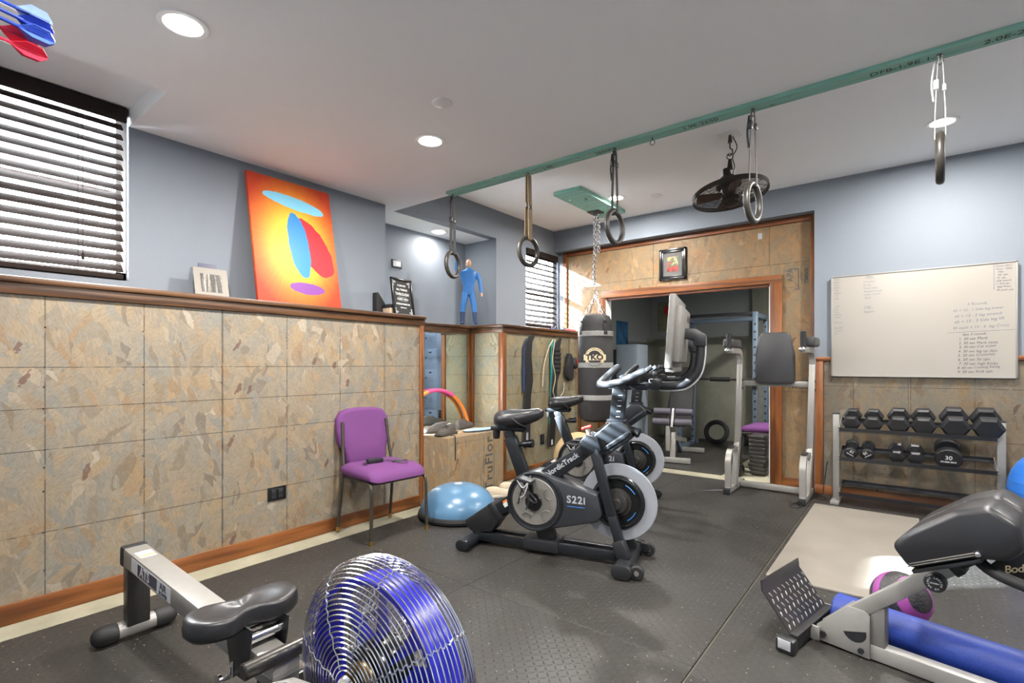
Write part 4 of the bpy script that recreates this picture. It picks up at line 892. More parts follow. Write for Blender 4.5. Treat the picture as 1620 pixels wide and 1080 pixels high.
    put('flywheel_guard', G().lathe([(.155, -.006), (.228, -.006), (.232, 0), (.228, .006), (.155, .006)], 56, at(fc[0], 0, fc[1]) @ rotm((PI/2, 0, 0))), 'clear', t)
    put('flywheel_hub', G().lathe([(0, .075), (.03, .075), (.034, .07), (.034, .055), (.062, .05), (.068, .04), (.068, .03), (.085, .026), (.085, 0), (0, 0)], 32, at(fc[0], 0, fc[1]) @ rotm((PI/2, 0, 0))), 'gun', t)
    for a0 in (-60, 30, 120): gl = G().tube([(fc[0]+.118*math.cos(rad(a)), -.0225, fc[1]+.118*math.sin(rad(a))) for a in range(a0, a0+40, 6)], .003, 5); put('flywheel_mark', gl, 'bluepr', t)
    # top tube and head
    put('top_tube', G().prism([(-.80, .40), (-.655, .535), (-.36, .735), (-.31, .68), (-.40, .60), (-.56, .475), (-.68, .38)], -.042, .042, None, .010), 'bframe', t)
    lt = G(); lt.text('NordicTrack', .046, at(-.525, -.0432, .573) @ FACE_MY @ rotm((0, 0, rad(35))), off=.0012, sp=1.05); put('brand_lettering', lt, 'lgray', t)
    hd = put('head_shroud', G().prism([(-.38, .72), (-.225, .855), (-.15, .862), (-.095, .80), (-.09, .765), (-.235, .655), (-.34, .64)], -.052, .052, None, .012, 3), 'bframe', t)
    put('head_trim', G().prism([(-.255, .675), (-.115, .772), (-.105, .80), (-.125, .80), (-.255, .705)], -.060, .060, None, .006), 'bframe', hd)
    k = put('resistance_knob', G().cyl((-.352, 0, .735), (-.372, 0, .80), .014, n=14), 'grayp', t); put('knob_top', G().box((-.378, 0, .81), (.065, .03, .016), (0, rad(-18), 0), .007), 'red', k)
    put('height_knob', G().cyl((-.12, 0, .815), (-.06, 0, .79), .020, .030, 18).cyl((-.06, 0, .79), (-.052, 0, .786), .030, .022, 18), 'blackg', t)
    # seat assembly
    put('seat_post', bar(G(), (-.775, 0, .42), (-.895, 0, .72), .052, .085, .008, (1, 0, 0)), 'bframe', t)
    put('seat_post_inner', bar(G(), (-.885, 0, .69), (-.91, 0, .765), .042, .068, .006, (1, 0, 0)), 'black', t)
    put('seat_knob', G().cyl((-.83, 0, .675), (-.80, 0, .68), .014, n=14).cyl((-.80, 0, .68), (-.735, 0, .688), .022, .028, 16), 'blackg', t)
    sl = put('seat_slider', bar(G(), (-1.035, 0, .775), (-.785, 0, .775), .042, .034, .010), 'bframe', t)
    put('seat_clamp', G().box((-.86, 0, .80), (.08, .05, .03), None, .006), 'black', sl)
    put('pouch', G().lathe([(0, 0), (.018, 0), (.022, .006), (.026, .05), (0, .05)], 14, at(-.995, -.005, .705)), 'rubbk', t)
    rows = []
    for (x, w_, zt, zb) in ((-.992, .04, .87, .80), (-.97, .10, .890, .785), (-.92, .13, .902, .782), (-.86, .124, .903, .787), (-.80, .088, .904, .797), (-.75, .062, .910, .815), (-.70, .046, .917, .838), (-.668, .022, .905, .86)):
        rows.append([(x, w_*math.cos(a)*(1 if abs(math.cos(a)) < .7 else 1), (zt+zb)/2+(zt-zb)/2*math.copysign(abs(math.sin(a))**.75, math.sin(a))) for a in [2*PI*i/20 for i in range(20)]])
    st = put('saddle', G().loft(rows), 'vinylk', t, 60)
    put('cover_strap', G().tube(smooth([(-.835, -.103, .85), (-.80, -.085, .82), (-.775, -.03, .795), (-.79, 0, .775)], 4), .008, 6).tube([(-.865, -.095, .882), (-.835, -.103, .85)], .008, 6), 'rubbk', st)
    # handlebars
    put('handlebar_post', bar(G(), (-.19, 0, .85), (-.17, 0, 1.055), .05, .085, .006, (1, 0, 0)), 'bframe', t)
    pm = G()
    for i in range(5): pm.mm((-.192+.004*i, -.0262, .885+.032*i), (-.168+.004*i, -.0248, .888+.032*i))
    put('post_marks', pm, 'wht', t)
    put('post_collar', G().box((-.188, 0, .862), (.115, .07, .012), None, .003), 'bframe', t)
    put('bar_slider', bar(G(), (-.24, 0, 1.068), (.06, 0, 1.068), .05, .04, .008), 'bframe', t)
    for s_ in (-1, 1):
        put('inner_bar', G().tube(smooth([(-.13, s_*.03, 1.105), (-.08, s_*.09, 1.12), (-.02, s_*.10, 1.15), (.03, s_*.09, 1.185)], 5), .015, 10), 'hbar', t)
        put('elbow_rest', G().box((.0, s_*.07, 1.135), (.07, .05, .03), (0, -.4, 0), .010), 'black', t)
        put('grip_ring', G().cyl((-.13, s_*.045, 1.105), (-.13, s_*.075, 1.115), .028, n=16), 'black', t)
    half = [(.01, -.20, 1.162), (-.05, -.205, 1.135), (-.12, -.205, 1.103), (-.20, -.19, 1.085), (-.25, -.155, 1.083), (-.262, -.11, 1.092), (-.235, -.06, 1.13), (-.195, -.02, 1.172)]
    put('handlebar', G().tube(smooth(half+[(-.183, 0, 1.18)]+[(x, -y, z) for x, y, z in half[::-1]], 5), .0205, 12), 'hbar', t)
    put('bar_clamp', G().box((-.12, 0, 1.108), (.12, .08, .055), None, .012).box((.035, 0, 1.09), (.07, .065, .05), None, .010), 'black', t)
    # screen
    put('screen_arm', G().tube(smooth([(.0, 0, 1.075), (.12, 0, 1.076), (.20, 0, 1.09), (.262, 0, 1.15), (.282, 0, 1.24), (.285, 0, 1.345)], 6), .024, 14), 'black', t)
    put('arm_edge', G().tube(smooth([(.06, -.0, 1.048), (.13, -.0, 1.048), (.215, -.0, 1.064), (.284, 0, 1.135), (.308, 0, 1.23), (.312, 0, 1.345)], 6), .005, 6), 'lgray', t)
    put('arm_head', G().prism([(.19, 1.405), (.26, 1.402), (.315, 1.365), (.315, 1.30), (.25, 1.30), (.245, 1.34), (.19, 1.345)], -.032, .032, None, .008), 'black', t)
    mm_ = put('screen_body', onM(G().box((0, 0, 0), (.034, .54, .40), None, .010).box((.03, 0, -.01), (.045, .45, .31), None, .014), at(.15, 0, 1.375) @ rotm((0, rad(4), 0))), 'grayp', t)
    put('screen', onM(G().box((-.0175, 0, 0), (.002, .515, .365)), at(.15, 0, 1.375) @ rotm((0, rad(4), 0))), 'blackg', mm_)
    put('speaker_lip', onM(G().box((-.0, 0, -.205), (.05, .40, .03), None, .008), at(.155, 0, 1.375) @ rotm((0, rad(4), 0))), 'grayp', mm_)
    put('vent', onM(G().box((.053, .12, .09), (.002, .14, .03), None, .0), at(.15, 0, 1.375) @ rotm((0, rad(4), 0))), 'black', mm_)
    return t
bike = make_bike()
bike2 = dup(bike, (-1.70, 4.215, 0), rad(14), 'black studio exercise bike standing farther back by the punching bag')
# tan ball behind the far bike
tag(put('exercise_ball', G().sph((0, 0, 0), .25, 40, 20), 'tan', loc=(-2.70, 4.56, .25)), 'tan exercise ball behind the farther bike', 'exercise ball')
# ---------------------------------------------------------------- dip and knee-raise tower
tw = thing('dip_tower', 'silver dip and knee-raise tower with grey back pad by the opening', 'exercise tower', (-1.02, 5.15, 0))
for s_ in (-1, 1):
    x = s_*.285-(.025 if s_ < 0 else -.012)
    f = put('base_foot', G().box((x, .02, .035), (.05, .50, .05), None, .004), 'alum', tw)
    for yy in (-.235, .275): put('foot_cap', G().box((x, yy, .03), (.056, .035, .06), None, .006), 'black', f)
    put('upright', bar(bar(G(), (x+.01, -.02, .05), (x+.02, .06, .45), .05, .05, .005), (x+.02, .06, .44), (x+.035, .10, 1.22), .05, .05, .005), 'alum', tw)
    pth = [(x, -.19, .05), (x, -.19, .24), (x, -.18, .32), (x, -.14, .375), (x, -.08, .395), (x+.012, .04, .40)]
    sg = G(); P_ = smooth(pth, 4)
    rows = []
    for i, p in enumerate(P_):
        d = (Vector(P_[min(i+1, len(P_)-1)])-Vector(P_[max(i-1, 0)])).normalized(); nrm = Vector((1, 0, 0)).cross(d); rows.append([tuple(Vector(p)+Vector((sx*.025, 0, 0))+nrm*(sn*.02)) for sx, sn in ((1, 1), (-1, 1), (-1, -1), (1, -1))])
    put('step_handle', sg.loft(rows), 'alum', tw); put('step_grip', G().box((x, -.07, .418), (.045, .11, .006), (rad(4), 0, 0), .002), 'rubbk', tw)
    P_ = smooth([(x+.034, .098, 1.20), (x+.034, .09, 1.26), (x+.03, .05, 1.315), (x+.025, -.02, 1.325), (x+.015, -.17, 1.325)], 4); rows = []
    for i, p in enumerate(P_):
        d = (Vector(P_[min(i+1, len(P_)-1)])-Vector(P_[max(i-1, 0)])).normalized(); nrm = Vector((1, 0, 0)).cross(d); rows.append([tuple(Vector(p)+Vector((sx*.024, 0, 0))+nrm*(sn*.024)) for sx, sn in ((1, 1), (-1, 1), (-1, -1), (1, -1))])
    put('arm_bar', G().loft(rows), 'alum', tw)
    put('forearm_pad', G().box((x+.012+s_*.025, .0, 1.395), (.10, .30, .085), None, .02, 3), 'vinyl', tw)
    put('hand_grip', G().cyl((x, -.165, 1.33), (x, -.165, 1.485), .024, n=16, bev=.004), 'rubbk', tw)
    put('dip_knob', G().cyl((x, -.22, 1.325), (x, -.17, 1.325), .024, n=14, bev=.004).sph((x, -.228, 1.325), .016, 12, 8), 'chrome', tw)
    for z in (.97, 1.05): put('bolt', G().cyl((x+.052, .085, z), (x+.064, .085, z), .010, n=6), 'black', tw)
put('cross_bar', G().box((0, .14, .045), (.56, .05, .05), None, .004), 'alum', tw); put('back_bar', G().box((.01, .115, 1.02), (.60, .04, .05), None, .004), 'alum', tw)
o_ = [(-.125, 1.475), (-.10, 1.495), (.10, 1.495), (.125, 1.475), (.165, 1.30), (.168, 1.05), (.15, 1.02), (-.15, 1.02), (-.168, 1.05), (-.165, 1.30)]
put('back_pad', G().prism([(x+.035, z) for x, z in o_], .03, .085, None, .018, 3), 'vinyl', tw, 50)
tag(put('extension_cable', G().tube(smooth([(-.60, 5.495, .30), (-.60, 5.44, .28), (-.615, 5.40, .12), (-.63, 5.38, .03), (-.68, 5.30, .012), (-.63, 5.22, .008), (-.58, 5.28, .008), (-.64, 5.36, .008), (-.70, 5.20, .008), (-.74, 5.05, .008), (-.80, 4.86, .008), (-.74, 4.80, .008), (-.72, 4.92, .008)], 6), .0045, 6), 'black'), 'black cable looping on the floor between tower and dumbbell rack', 'cable')
# ---------------------------------------------------------------- dumbbell rack
rk = thing('dumbbell_rack', 'grey three-tier dumbbell rack standing under the whiteboard', 'rack', (.015, 5.30, 0))
for s_ in (-1, 1):
    x = s_*.525
    put('side_post', G().box((x, -.02, .385), (.05, .05, .76), None, .005), 'alum', rk)
    put('foot', G().prism([(-.19, 0), (.15, 0), (.15, .03), (.03, .045), (-.03, .05), (-.19, .03)], x-.032, x+.032, rotm((0, 0, 0)), .003) if 0 else G().box((x, -.01, .014), (.065, .32, .028), None, .005), 'alum', rk)
    put('post_cap', G().box((x, -.02, .768), (.052, .052, .012), None, .004), 'black', rk)
    for zt in (.655, .405, .10): put('tier_bracket', G().box((x-s_*.028, .0, zt+.01), (.006, .25, .055), (rad(18), 0, 0), .001), 'alum', rk)
dkr = plain('dark_rail', '#3a3b40', .35, .5)
for zt in (.655, .405, .10):
    for (y, dz) in ((-.10, -.02), (.10, .04)):
        r = G().box((0, y, zt+dz), (1.0, .045, .005), (rad(18), 0, 0)).box((0, y-.022 if y < 0 else y+.022, zt+dz+(.008 if y < 0 else .014)), (1.0, .004, .032), (rad(18), 0, 0)); put('tier_rail', r, dkr, rk)
def dumbbell(label, px, zf, size, length, kind, grp, txt=None):
    """lies across the tier; front head at rack-local y, tilted back 18 degrees"""
    ang = rad(17); t = thing('dumbbell', label, 'dumbbell', (px, 5.30, zf), group=grp, rot=(ang, 0, 0)); hl = length/2; hw = size*.42
    for s_ in (-1, 1):
        if kind == 'hex':
            R = size/2; c = s_*(hl-hw/2); rings = []
            for y, k_ in ((c-hw/2, .80), (c-hw/2+.016, 1.0), (c+hw/2-.016, 1.0), (c+hw/2, .80)): rings.append([(R*k_*math.cos(PI/3*i), y, R*k_*math.sin(PI/3*i)) for i in range(6)])
            put('head', G().loft(rings), 'black', t, 15)
        else: put('head', G().cyl((0, s_*(hl-hw), 0), (0, s_*hl, 0), size/2, n=32, bev=.008), 'black', t)
    put('handle', G().tube([(0, -hl+hw*.8, 0), (0, -.03, 0), (0, 0, 0), (0, .03, 0), (0, hl-hw*.8, 0)], [.015, .016, .018, .016, .015], 12), 'chrome', t)
    if txt:
        g = G()
        for s_, sz, z, ro in txt: g.text(s_, sz, at(0, -hl-.0004, z) @ FACE_MY @ rotm((0, 0, 0)), off=.0006, ext=.0003)
        if txt[0][3]: g.v = [tuple(Vector((v[0]*math.cos(txt[0][3])-v[2]*math.sin(txt[0][3]), v[1], v[0]*math.sin(txt[0][3])+v[2]*math.cos(txt[0][3])))) for v in g.v]
        put('print', g, 'wht', t)
    return t
zz = .655
for (x, sz, ln, l) in ((-.395, .135, .24, 'smallest hex dumbbell at the left end of the top tier'), (-.245, .14, .24, 'second hex dumbbell from the left on the top tier'), (-.075, .158, .26, 'third hex dumbbell from the left on the top tier'), (.085, .162, .26, 'fourth hex dumbbell from the left on the top tier'), (.275, .184, .28, 'fifth hex dumbbell from the left on the top tier'), (.462, .19, .28, 'large hex dumbbell at the right end of the top tier')):
    dumbbell(l, x, zz+.012+sz*.433, sz, ln, 'hex', 'hex dumbbells on the top tier')
zz = .405
for (x, sz, ln, k_, l, tx_) in ((-.40, .098, .20, 'round', 'small round dumbbell marked 10 at the left end of the middle tier', [('10', .034, -.022, 2.6), ('FITNESS GEAR', .009, .008, 2.6)]), (-.283, .098, .20, 'round', 'small round dumbbell marked 10, second on the middle tier', [('10', .034, -.022, -2.5), ('FITNESS GEAR', .009, .008, -2.5)]), (-.085, .118, .20, 'hex', 'small hex dumbbell on the middle tier beside the round pair', None), (.035, .118, .20, 'hex', 'small hex dumbbell on the middle tier beside the large round one', None), (.235, .165, .25, 'round', 'large round dumbbell marked 30 on the middle tier', [('30', .046, .012, 0), ('FITNESS GEAR', .015, -.022, 0)])):
    dumbbell(l, x, zz+.012+sz*(.433 if k_ == 'hex' else .5), sz, ln, k_, 'dumbbells on the middle tier', tx_)
bb = thing('exercise_ball', 'blue exercise ball at the right edge beside the dumbbell rack', 'exercise ball', (.865, 5.06, 0))
put('ball', G().sph((0, 0, .32), .32, 48, 24), 'blueball', bb)
rg = G()
for k_ in range(-3, 4):
    z = .32+.06*k_; r = math.sqrt(.32**2-(z-.32)**2); rg.torus((0, 0, z), r, .0022, None, 48, 4)
bo_ = put('ribs', rg, 'blueball', bb); bo_['kind'] = 'stuff'
# ---------------------------------------------------------------- cream board on the floor
tag(put('floor_board', G().mm((-.645, 3.16, .0), (.055, 5.03, .012), .002, 1), 'cream'), 'cream coloured flat board lying on the mats by the dumbbell rack', 'board')
# ---------------------------------------------------------------- hyperextension bench
hb = thing('back_bench', 'silver back extension bench with black pad in the right foreground', 'exercise bench', (-.36, 2.60, 0), rad(-12))
put('front_stabilizer', G().box((.0, 0, .035), (.06, .40, .055), None, .004), 'rubbk', hb)
for s_ in (-1, 1):
    e = put('end_cap', G().box((-.0, s_*.222, .03), (.075, .05, .06), None, .010), 'black', hb); put('cap_face', G().box((-.0, s_*.2475, .038), (.05, .003, .04), None, .001), 'lgray', e)
pl = put('foot_plate', G().prism([(.035, .062), (.005, .062), (-.115, .212), (-.118, .255), (-.113, .256), (-.109, .215), (.008, .067), (.035, .067)], -.20, .20), 'gun', hb)
td = G()
for i in range(9):
    for j in range(6):
        u_ = -.175+.044*i+(.011 if j % 2 else 0); k_ = .12+.14*j; s0 = .005-.12*k_; z0 = .064+.15*k_
        m = at(s0-.004 if 0 else s0+.004, u_, z0+.003) @ rotm((0, rad(51.3), 0)) @ rotm((0, 0, rad(25 if j % 2 else -25)))
        td.add(*(lambda q: (q.v, q.f))(G().sph((0, 0, 0), (.0125, .004, .0028), 8, 4)), m)
tt = put('tread', td, plain('worn_tread', '#8a8884', .45, .3), pl); tt['kind'] = 'stuff'
put('plate_edge', G().box((.02, 0, .066), (.03, .40, .010), None, .002), 'rubbk', pl)
put('mount_lug', G().box((.035, -.045, .04), (.06, .010, .06), None, .003), 'alum', hb)
gus = [(.05, .012), (.05, .075), (.165, .195), (.225, .195), (.245, .18), (.245, .006)]
for s_ in (-1, 1):
    gp = put('gusset_plate', G().prism(gus, s_*.034-.003, s_*.034+.003, None, .001), 'alum', hb)
    for (x, z) in ((.075, .045), (.215, .03)): put('bolt', G().cyl((x, s_*.037, z), (x, s_*.047, z), .012, n=6), 'black', gp)
    put('cutout', G().prism([(.15, .085)]+[(.192+.042*math.cos(a), .098+.042*math.sin(a)) for a in [rad(-165+245*i/12) for i in range(10)]], s_*.0375-.0006, s_*.0375+.0006), 'black', gp)
put('base_tube', bar(G(), (.06, 0, .036), (1.05, 0, .036), .06, .06, .005), 'alum', hb)
put('rear_stabilizer', G().box((1.05, 0, .035), (.06, .42, .055), None, .005), 'alum', hb)
put('strut', bar(G(), (.268, 0, .06), (.268, 0, .225), .055, .05, .004, (1, 0, 0)), 'grayp', hb)
put('inclined_beam', bar(G(), (.17, 0, .155), (.50, 0, .458), .055, .06, .005, (1, 0, 1)), 'alum', hb)
put('slide_tube', bar(G(), (.46, 0, .42), (.62, 0, .56), .042, .046, .004, (1, 0, 1)), 'black', hb)
put('collar', bar(G(), (.49, 0, .448), (.515, 0, .472), .072, .075, .006, (1, 0, 1)), 'black', hb)
kn = put('adjust_knob', G().cyl((.455, -.028, .392), (.455, -.062, .392), .032, .034, 24).cyl((.455, -.062, .392), (.455, -.068, .392), .034, .028, 24), 'black', hb)
kt = G()
for i, c in enumerate('LOOSEN TO ADJUST '): 
    a = PI/2-2*PI*i/17; kt.text(c, .008, at(.455+.020*math.cos(a), -.0685, .392+.020*math.sin(a)) @ FACE_MY @ rotm((0, 0, a-PI/2)), off=.0002)
kt.text('LOOSEN', .007, at(.455, -.0685, .392) @ FACE_MY, off=.0002); put('print', kt, 'wht', kn)
prof = [(.352, .535), (.408, .462), (.585, .552), (.665, .562), (.705, .61), (.69, .69), (.62, .735), (.53, .70), (.40, .597)]
for (a, b) in ((-.205, -.004), (.004, .205)): put('hip_pad', G().prism(prof, a, b, None, .022, 3), 'vinylk', hb, 50)
bd = put('pad_board', bar(bar(G(), (.415, -.10, .455), (.60, -.10, .55), .19, .014, .003, (-1, 0, 2)), (.415, .10, .455), (.60, .10, .55), .19, .014, .003, (-1, 0, 2)), 'black', hb)
for k_ in (.0, .010): put('piping', bar(G(), (.405+k_*.4, -.2065, .475+k_), (.585+k_*.4, -.2065, .566+k_), .003, .004, .0005), 'grayp', bd)
put('pad_bolt', G().sph((.592, -.2075, .572), .010, 12, 8), 'chrome', hb)
put('name_plate', G().prism([(.60, .50), (.72, .47), (.78, .50), (.78, .575), (.66, .575)], -.075, -.065, None, .002), 'black', hb)
nl = G(); nl.text('Body-Solid', .034, at(.70, -.0755, .525) @ FACE_MY @ rotm((0, 0, rad(22))), off=.0003, shear=.4, sp=.9); put('lettering', nl, crm, hb)
for s_ in (-1, 1):
    put('handle_bar', G().tube(smooth([(.57, s_*.09, .535), (.585, s_*.12, .525), (.63, s_*.15, .505), (.72, s_*.165, .485), (.86, s_*.17, .46)], 5), .0185, 12), 'rubbk', hb)
    put('handle_grip', G().tube([(.72, s_*.165, .485), (.88, s_*.17, .456)], .0215, 12), 'vinyl', hb)
# ---------------------------------------------------------------- foam roller and medicine ball
fr_ = thing('foam_roller', 'long blue foam roller lying behind the back extension bench', 'foam roller', (-.265, 2.755, 0), rad(-15))
put('foam', G().lathe([(0, 0), (.07, 0), (.077, .007), (.077, .90), (.07, .907), (0, .907)], 40, at(0, 0, .077) @ rotm((0, PI/2, 0))), 'foam', fr_)
md = thing('medicine_ball', 'black textured medicine ball with purple bands on the cream board', 'medicine ball', (-.035, 2.955, 0), rad(35), rot=(rad(0), 0, rad(35)))
def pebble():
    t = NT('pebbled_rubber'); v = t.voro(t.obj(), 90, 'Distance', '3D'); t.set(lin('#2f2e2f'), .45); t.bump(v, .003, .8); return t.m
put('ball', G().sph((0, 0, .118), .118, 40, 20), pebble(), md)
def band(ax, w0, w1):
    R = .1193; return G().lathe([(R*math.cos(a), R*math.sin(a)) for a in [w0+(w1-w0)*i/6 for i in range(7)]], 40, at(0, 0, .118) @ ax)
put('band', band(rotm((rad(62), rad(25), 0)), rad(38), rad(60)), plain('purple_rubber', '#8a3f83', .45), md); put('band', band(rotm((rad(62), rad(25), 0)), rad(-12), rad(8)), plain('purple_rubber', '#8a3f83', .45), md)
# ---------------------------------------------------------------- air rower
rw = thing('rowing_machine', 'air rowing machine with wire cage fan in the left foreground', 'rowing machine', (-2.71, .755, 0), rad(2))
put('rear_stabilizer', G().cyl((0, -.10, .042), (0, .10, .042), .036, n=20), 'alum', rw)
for s_ in (-1, 1): put('stabilizer_cap', G().lathe([(.039, 0), (.042, .01), (.042, .055), (.036, .075), (.02, .088), (0, .09)], 20, at(0, s_*.07, .042) @ rotm((-s_*PI/2, 0, 0))), 'rubbk', rw)
put('rear_leg', G().box((.012, 0, .19), (.055, .085, .26), None, .004), 'gun', rw)
def rz_(s): return .392-.075*s
rl = put('rail', bar(G(), (-.02, 0, rz_(-.02)-.04), (1.22, 0, rz_(1.22)-.04), .088, .078, .006), 'alum', rw)
put('rail_cap', bar(G(), (-.045, 0, rz_(-.045)-.04), (-.005, 0, rz_(-.005)-.04), .095, .086, .008), 'rubbk', rw)
sl_ = math.atan(.075)
def side(g): g.v = [(v[0], v[1], v[2]) for v in g.v]; return g
Sm = lambda s, dz: at(s, -.0446, rz_(s)-.04+dz) @ rotm((0, sl_, 0)) @ FACE_MY
put('sticker', onM(G().box((0, 0, 0), (.40, .058, .0006)), Sm(.29, 0)), 'wht', rw)
put('sticker_panel', onM(G().box((-.03, 0, .0005), (.20, .05, .0006)), Sm(.29, 0)), plain('navy_print', '#25284a', .4), rw)
lx = G(); lx.text('ATS', .058, Sm(.235, 0) @ at(0, 0, .0010), off=.0012); put('lettering', lx, 'wht', rw)
lx = G(); lx.text('AIR', .04, Sm(.42, .008) @ at(0, 0, .0006), off=.0008); lx.text('ROWER', .022, Sm(.42, -.019) @ at(0, 0, .0006), off=.0006); put('lettering', lx, plain('navy_print', '#25284a', .4), rw)
put('warning_label', onM(G().box((.11, 0, .0397), (.075, .06, .0006)), at(0, 0, rz_(0)-.04) @ rotm((0, sl_, 0))), 'wht', rw)
put('warning_stripe', onM(G().box((.125, 0, .0401), (.012, .058, .0006)), at(0, 0, rz_(0)-.04) @ rotm((0, sl_, 0))), plain('yellow_print', '#d8c63a', .5), rw)
# seat: waisted saddle, long way across
SC = Vector((1.03, -.035, .382)); rings = []
for k_, (sc_, z) in enumerate(((.80, -.005), (.93, .0), (.99, .012), (1.0, .03), (.98, .045), (.93, .054), (.80, .057), (.62, .054), (.40, .048), (.2, .044), (.05, .043))):
    pts = []
    for i in range(48):
        a = 2*PI*i/48; y = .172*math.cos(a); hw = (.096-.046*math.exp(-(y/.055)**2))*math.copysign(abs(math.sin(a))**.75, math.sin(a)); x = hw*sc_; yy = y*sc_
        dz = 0
        if k_ > 3: dz = -.010*math.exp(-((abs(yy)-.085)/.05)**2)*(1-sc_)*1.6+.012*(abs(yy)/.17)**2*(1 if sc_ > .5 else .5)
        pts.append(tuple(SC+Vector((x, yy, z+dz))))
    rings.append(pts)
st_ = put('seat', G().loft(rings), 'vinylk', rw, 60)
cg = put('carriage', G().prism([(.96, .39), (1.13, .39), (1.12, .33), (1.09, .22), (1.0, .22), (.97, .32)], -.062, -.056, None, .001), 'black', rw)
put('carriage', G().prism([(.96, .39), (1.13, .39), (1.12, .33), (1.09, .22), (1.0, .22), (.97, .32)], .056, .062, None, .001), 'black', rw)
for x in (1.0, 1.09): put('roller', G().cyl((x, -.055, .345), (x, .055, .345), .017, n=16), 'chrome', cg)
put('lock_pin', G().cyl((1.05, -.062, .235), (1.05, -.115, .235), .007, n=10).cyl((1.05, -.115, .235), (1.05, -.125, .235), .022, n=16).cyl((1.06, -.085, .235), (1.06, -.085, .285), .006, n=8), 'chrome', rw)
put('carriage_plate', G().mm((1.13, -.05, .262), (1.24, .06, .267)), 'steel', rw)
put('foot_bar', G().cyl((1.215, -.13, .325), (1.215, .34, .325), .024, n=20, bev=.004), 'gun', rw)
put('front_frame', G().prism([(1.08, .0), (1.24, .0), (1.22, .22), (1.10, .24)], -.03, .03, None, .005), 'gun', rw)
put('front_foot', G().box((1.16, .03, .025), (.07, .50, .05), None, .01), 'rubbk', rw)
FC = Vector((1.585, .065, .372)); YR = rotm((-PI/2, 0, 0))
put('fan_arm', bar(bar(G(), (1.17, -.085, .21), (1.40, -.085, .325), .028, .055, .005), (1.38, -.085, .318), (1.575, -.085, .352), .028, .055, .005), 'alum', rw)
put('fan_arm', bar(G(), (1.17, .185, .21), (1.57, .185, .36), .028, .055, .005), 'alum', rw)
put('arm_bridge', G().box((1.175, .05, .20), (.05, .30, .06), None, .006), 'gun', rw)
wc = G(); Rf = .300
def prof_pt(t):   # t 0..1 from the near hub over the rim to the far hub
    a = PI*t; return (Rf*abs(math.sin(a))**.62 if 0 < t < 1 else 0.0, -.115*math.copysign(abs(math.cos(a))**.8, math.cos(a)))
arcs = [prof_pt(i/400) for i in range(401)]; L_ = 0; last = None; nxt = .03
for i, (r, x) in enumerate(arcs):
    if last: L_ += math.hypot(r-last[0], x-last[1])
    last = (r, x)
    if L_ >= nxt and r > .03:
        wc.tube([(FC.x+r*math.cos(2*PI*j/72), FC.y+x, FC.z+r*math.sin(2*PI*j/72)) for j in range(72)], .0020, 5, True); nxt = L_+.0122
cgw = put('cage_ring', wc, 'chrome', rw); cgw['kind'] = 'stuff'
for k_ in range(8):
    a = 2*PI*k_/8+.55; pts = []
    for i in range(0, 401, 8):
        r, x = arcs[i]
        if r > .03: w_ = .004*(1 if (i//8) % 2 else -1); pts.append((FC.x+r*math.cos(a)-w_*math.sin(a), FC.y+x, FC.z+r*math.sin(a)+w_*math.cos(a)))
    put('cage_spoke', G().tube(pts, .0025, 5), 'chrome', rw)
put('fan_hub', G().cyl((FC.x, FC.y-.13, FC.z), (FC.x, FC.y+.13, FC.z), .012, n=12).lathe([(0, 0), (.034, 0), (.038, .006), (.03, .012), (0, .014)], 20, at(FC.x, FC.y-.122, FC.z) @ YR), 'chrome', rw)
put('fan_ring', G().lathe([(.238, -.045), (.252, -.045), (.252, .045), (.238, .045), (.238, -.045)], 64, at(*FC) @ YR), 'fanblue', rw)
put('fan_core', G().lathe([(0, -.05), (.075, -.05), (.085, -.03), (.085, .03), (.075, .05), (0, .05)], 32, at(*FC) @ YR), 'blackg', rw)
put('sprocket', G().lathe([(.03, -.085), (.05, -.085), (.05, -.06), (.03, -.06)], 24, at(*FC) @ YR), 'brass', rw)
for k_ in range(8):
    a = 2*PI*k_/8; b_ = G()
    b_.loft([[(FC.x+r*math.cos(a-.16), FC.y-.04, FC.z+r*math.sin(a-.16)), (FC.x+r*math.cos(a-.14), FC.y-.038, FC.z+r*math.sin(a-.14)), (FC.x+r*math.cos(a+.22), FC.y+.04, FC.z+r*math.sin(a+.22)), (FC.x+r*math.cos(a+.20), FC.y+.038, FC.z+r*math.sin(a+.20))] for r in (.08, .14, .19, .24)])
    put('fan_blade', b_, 'fanblue', rw)
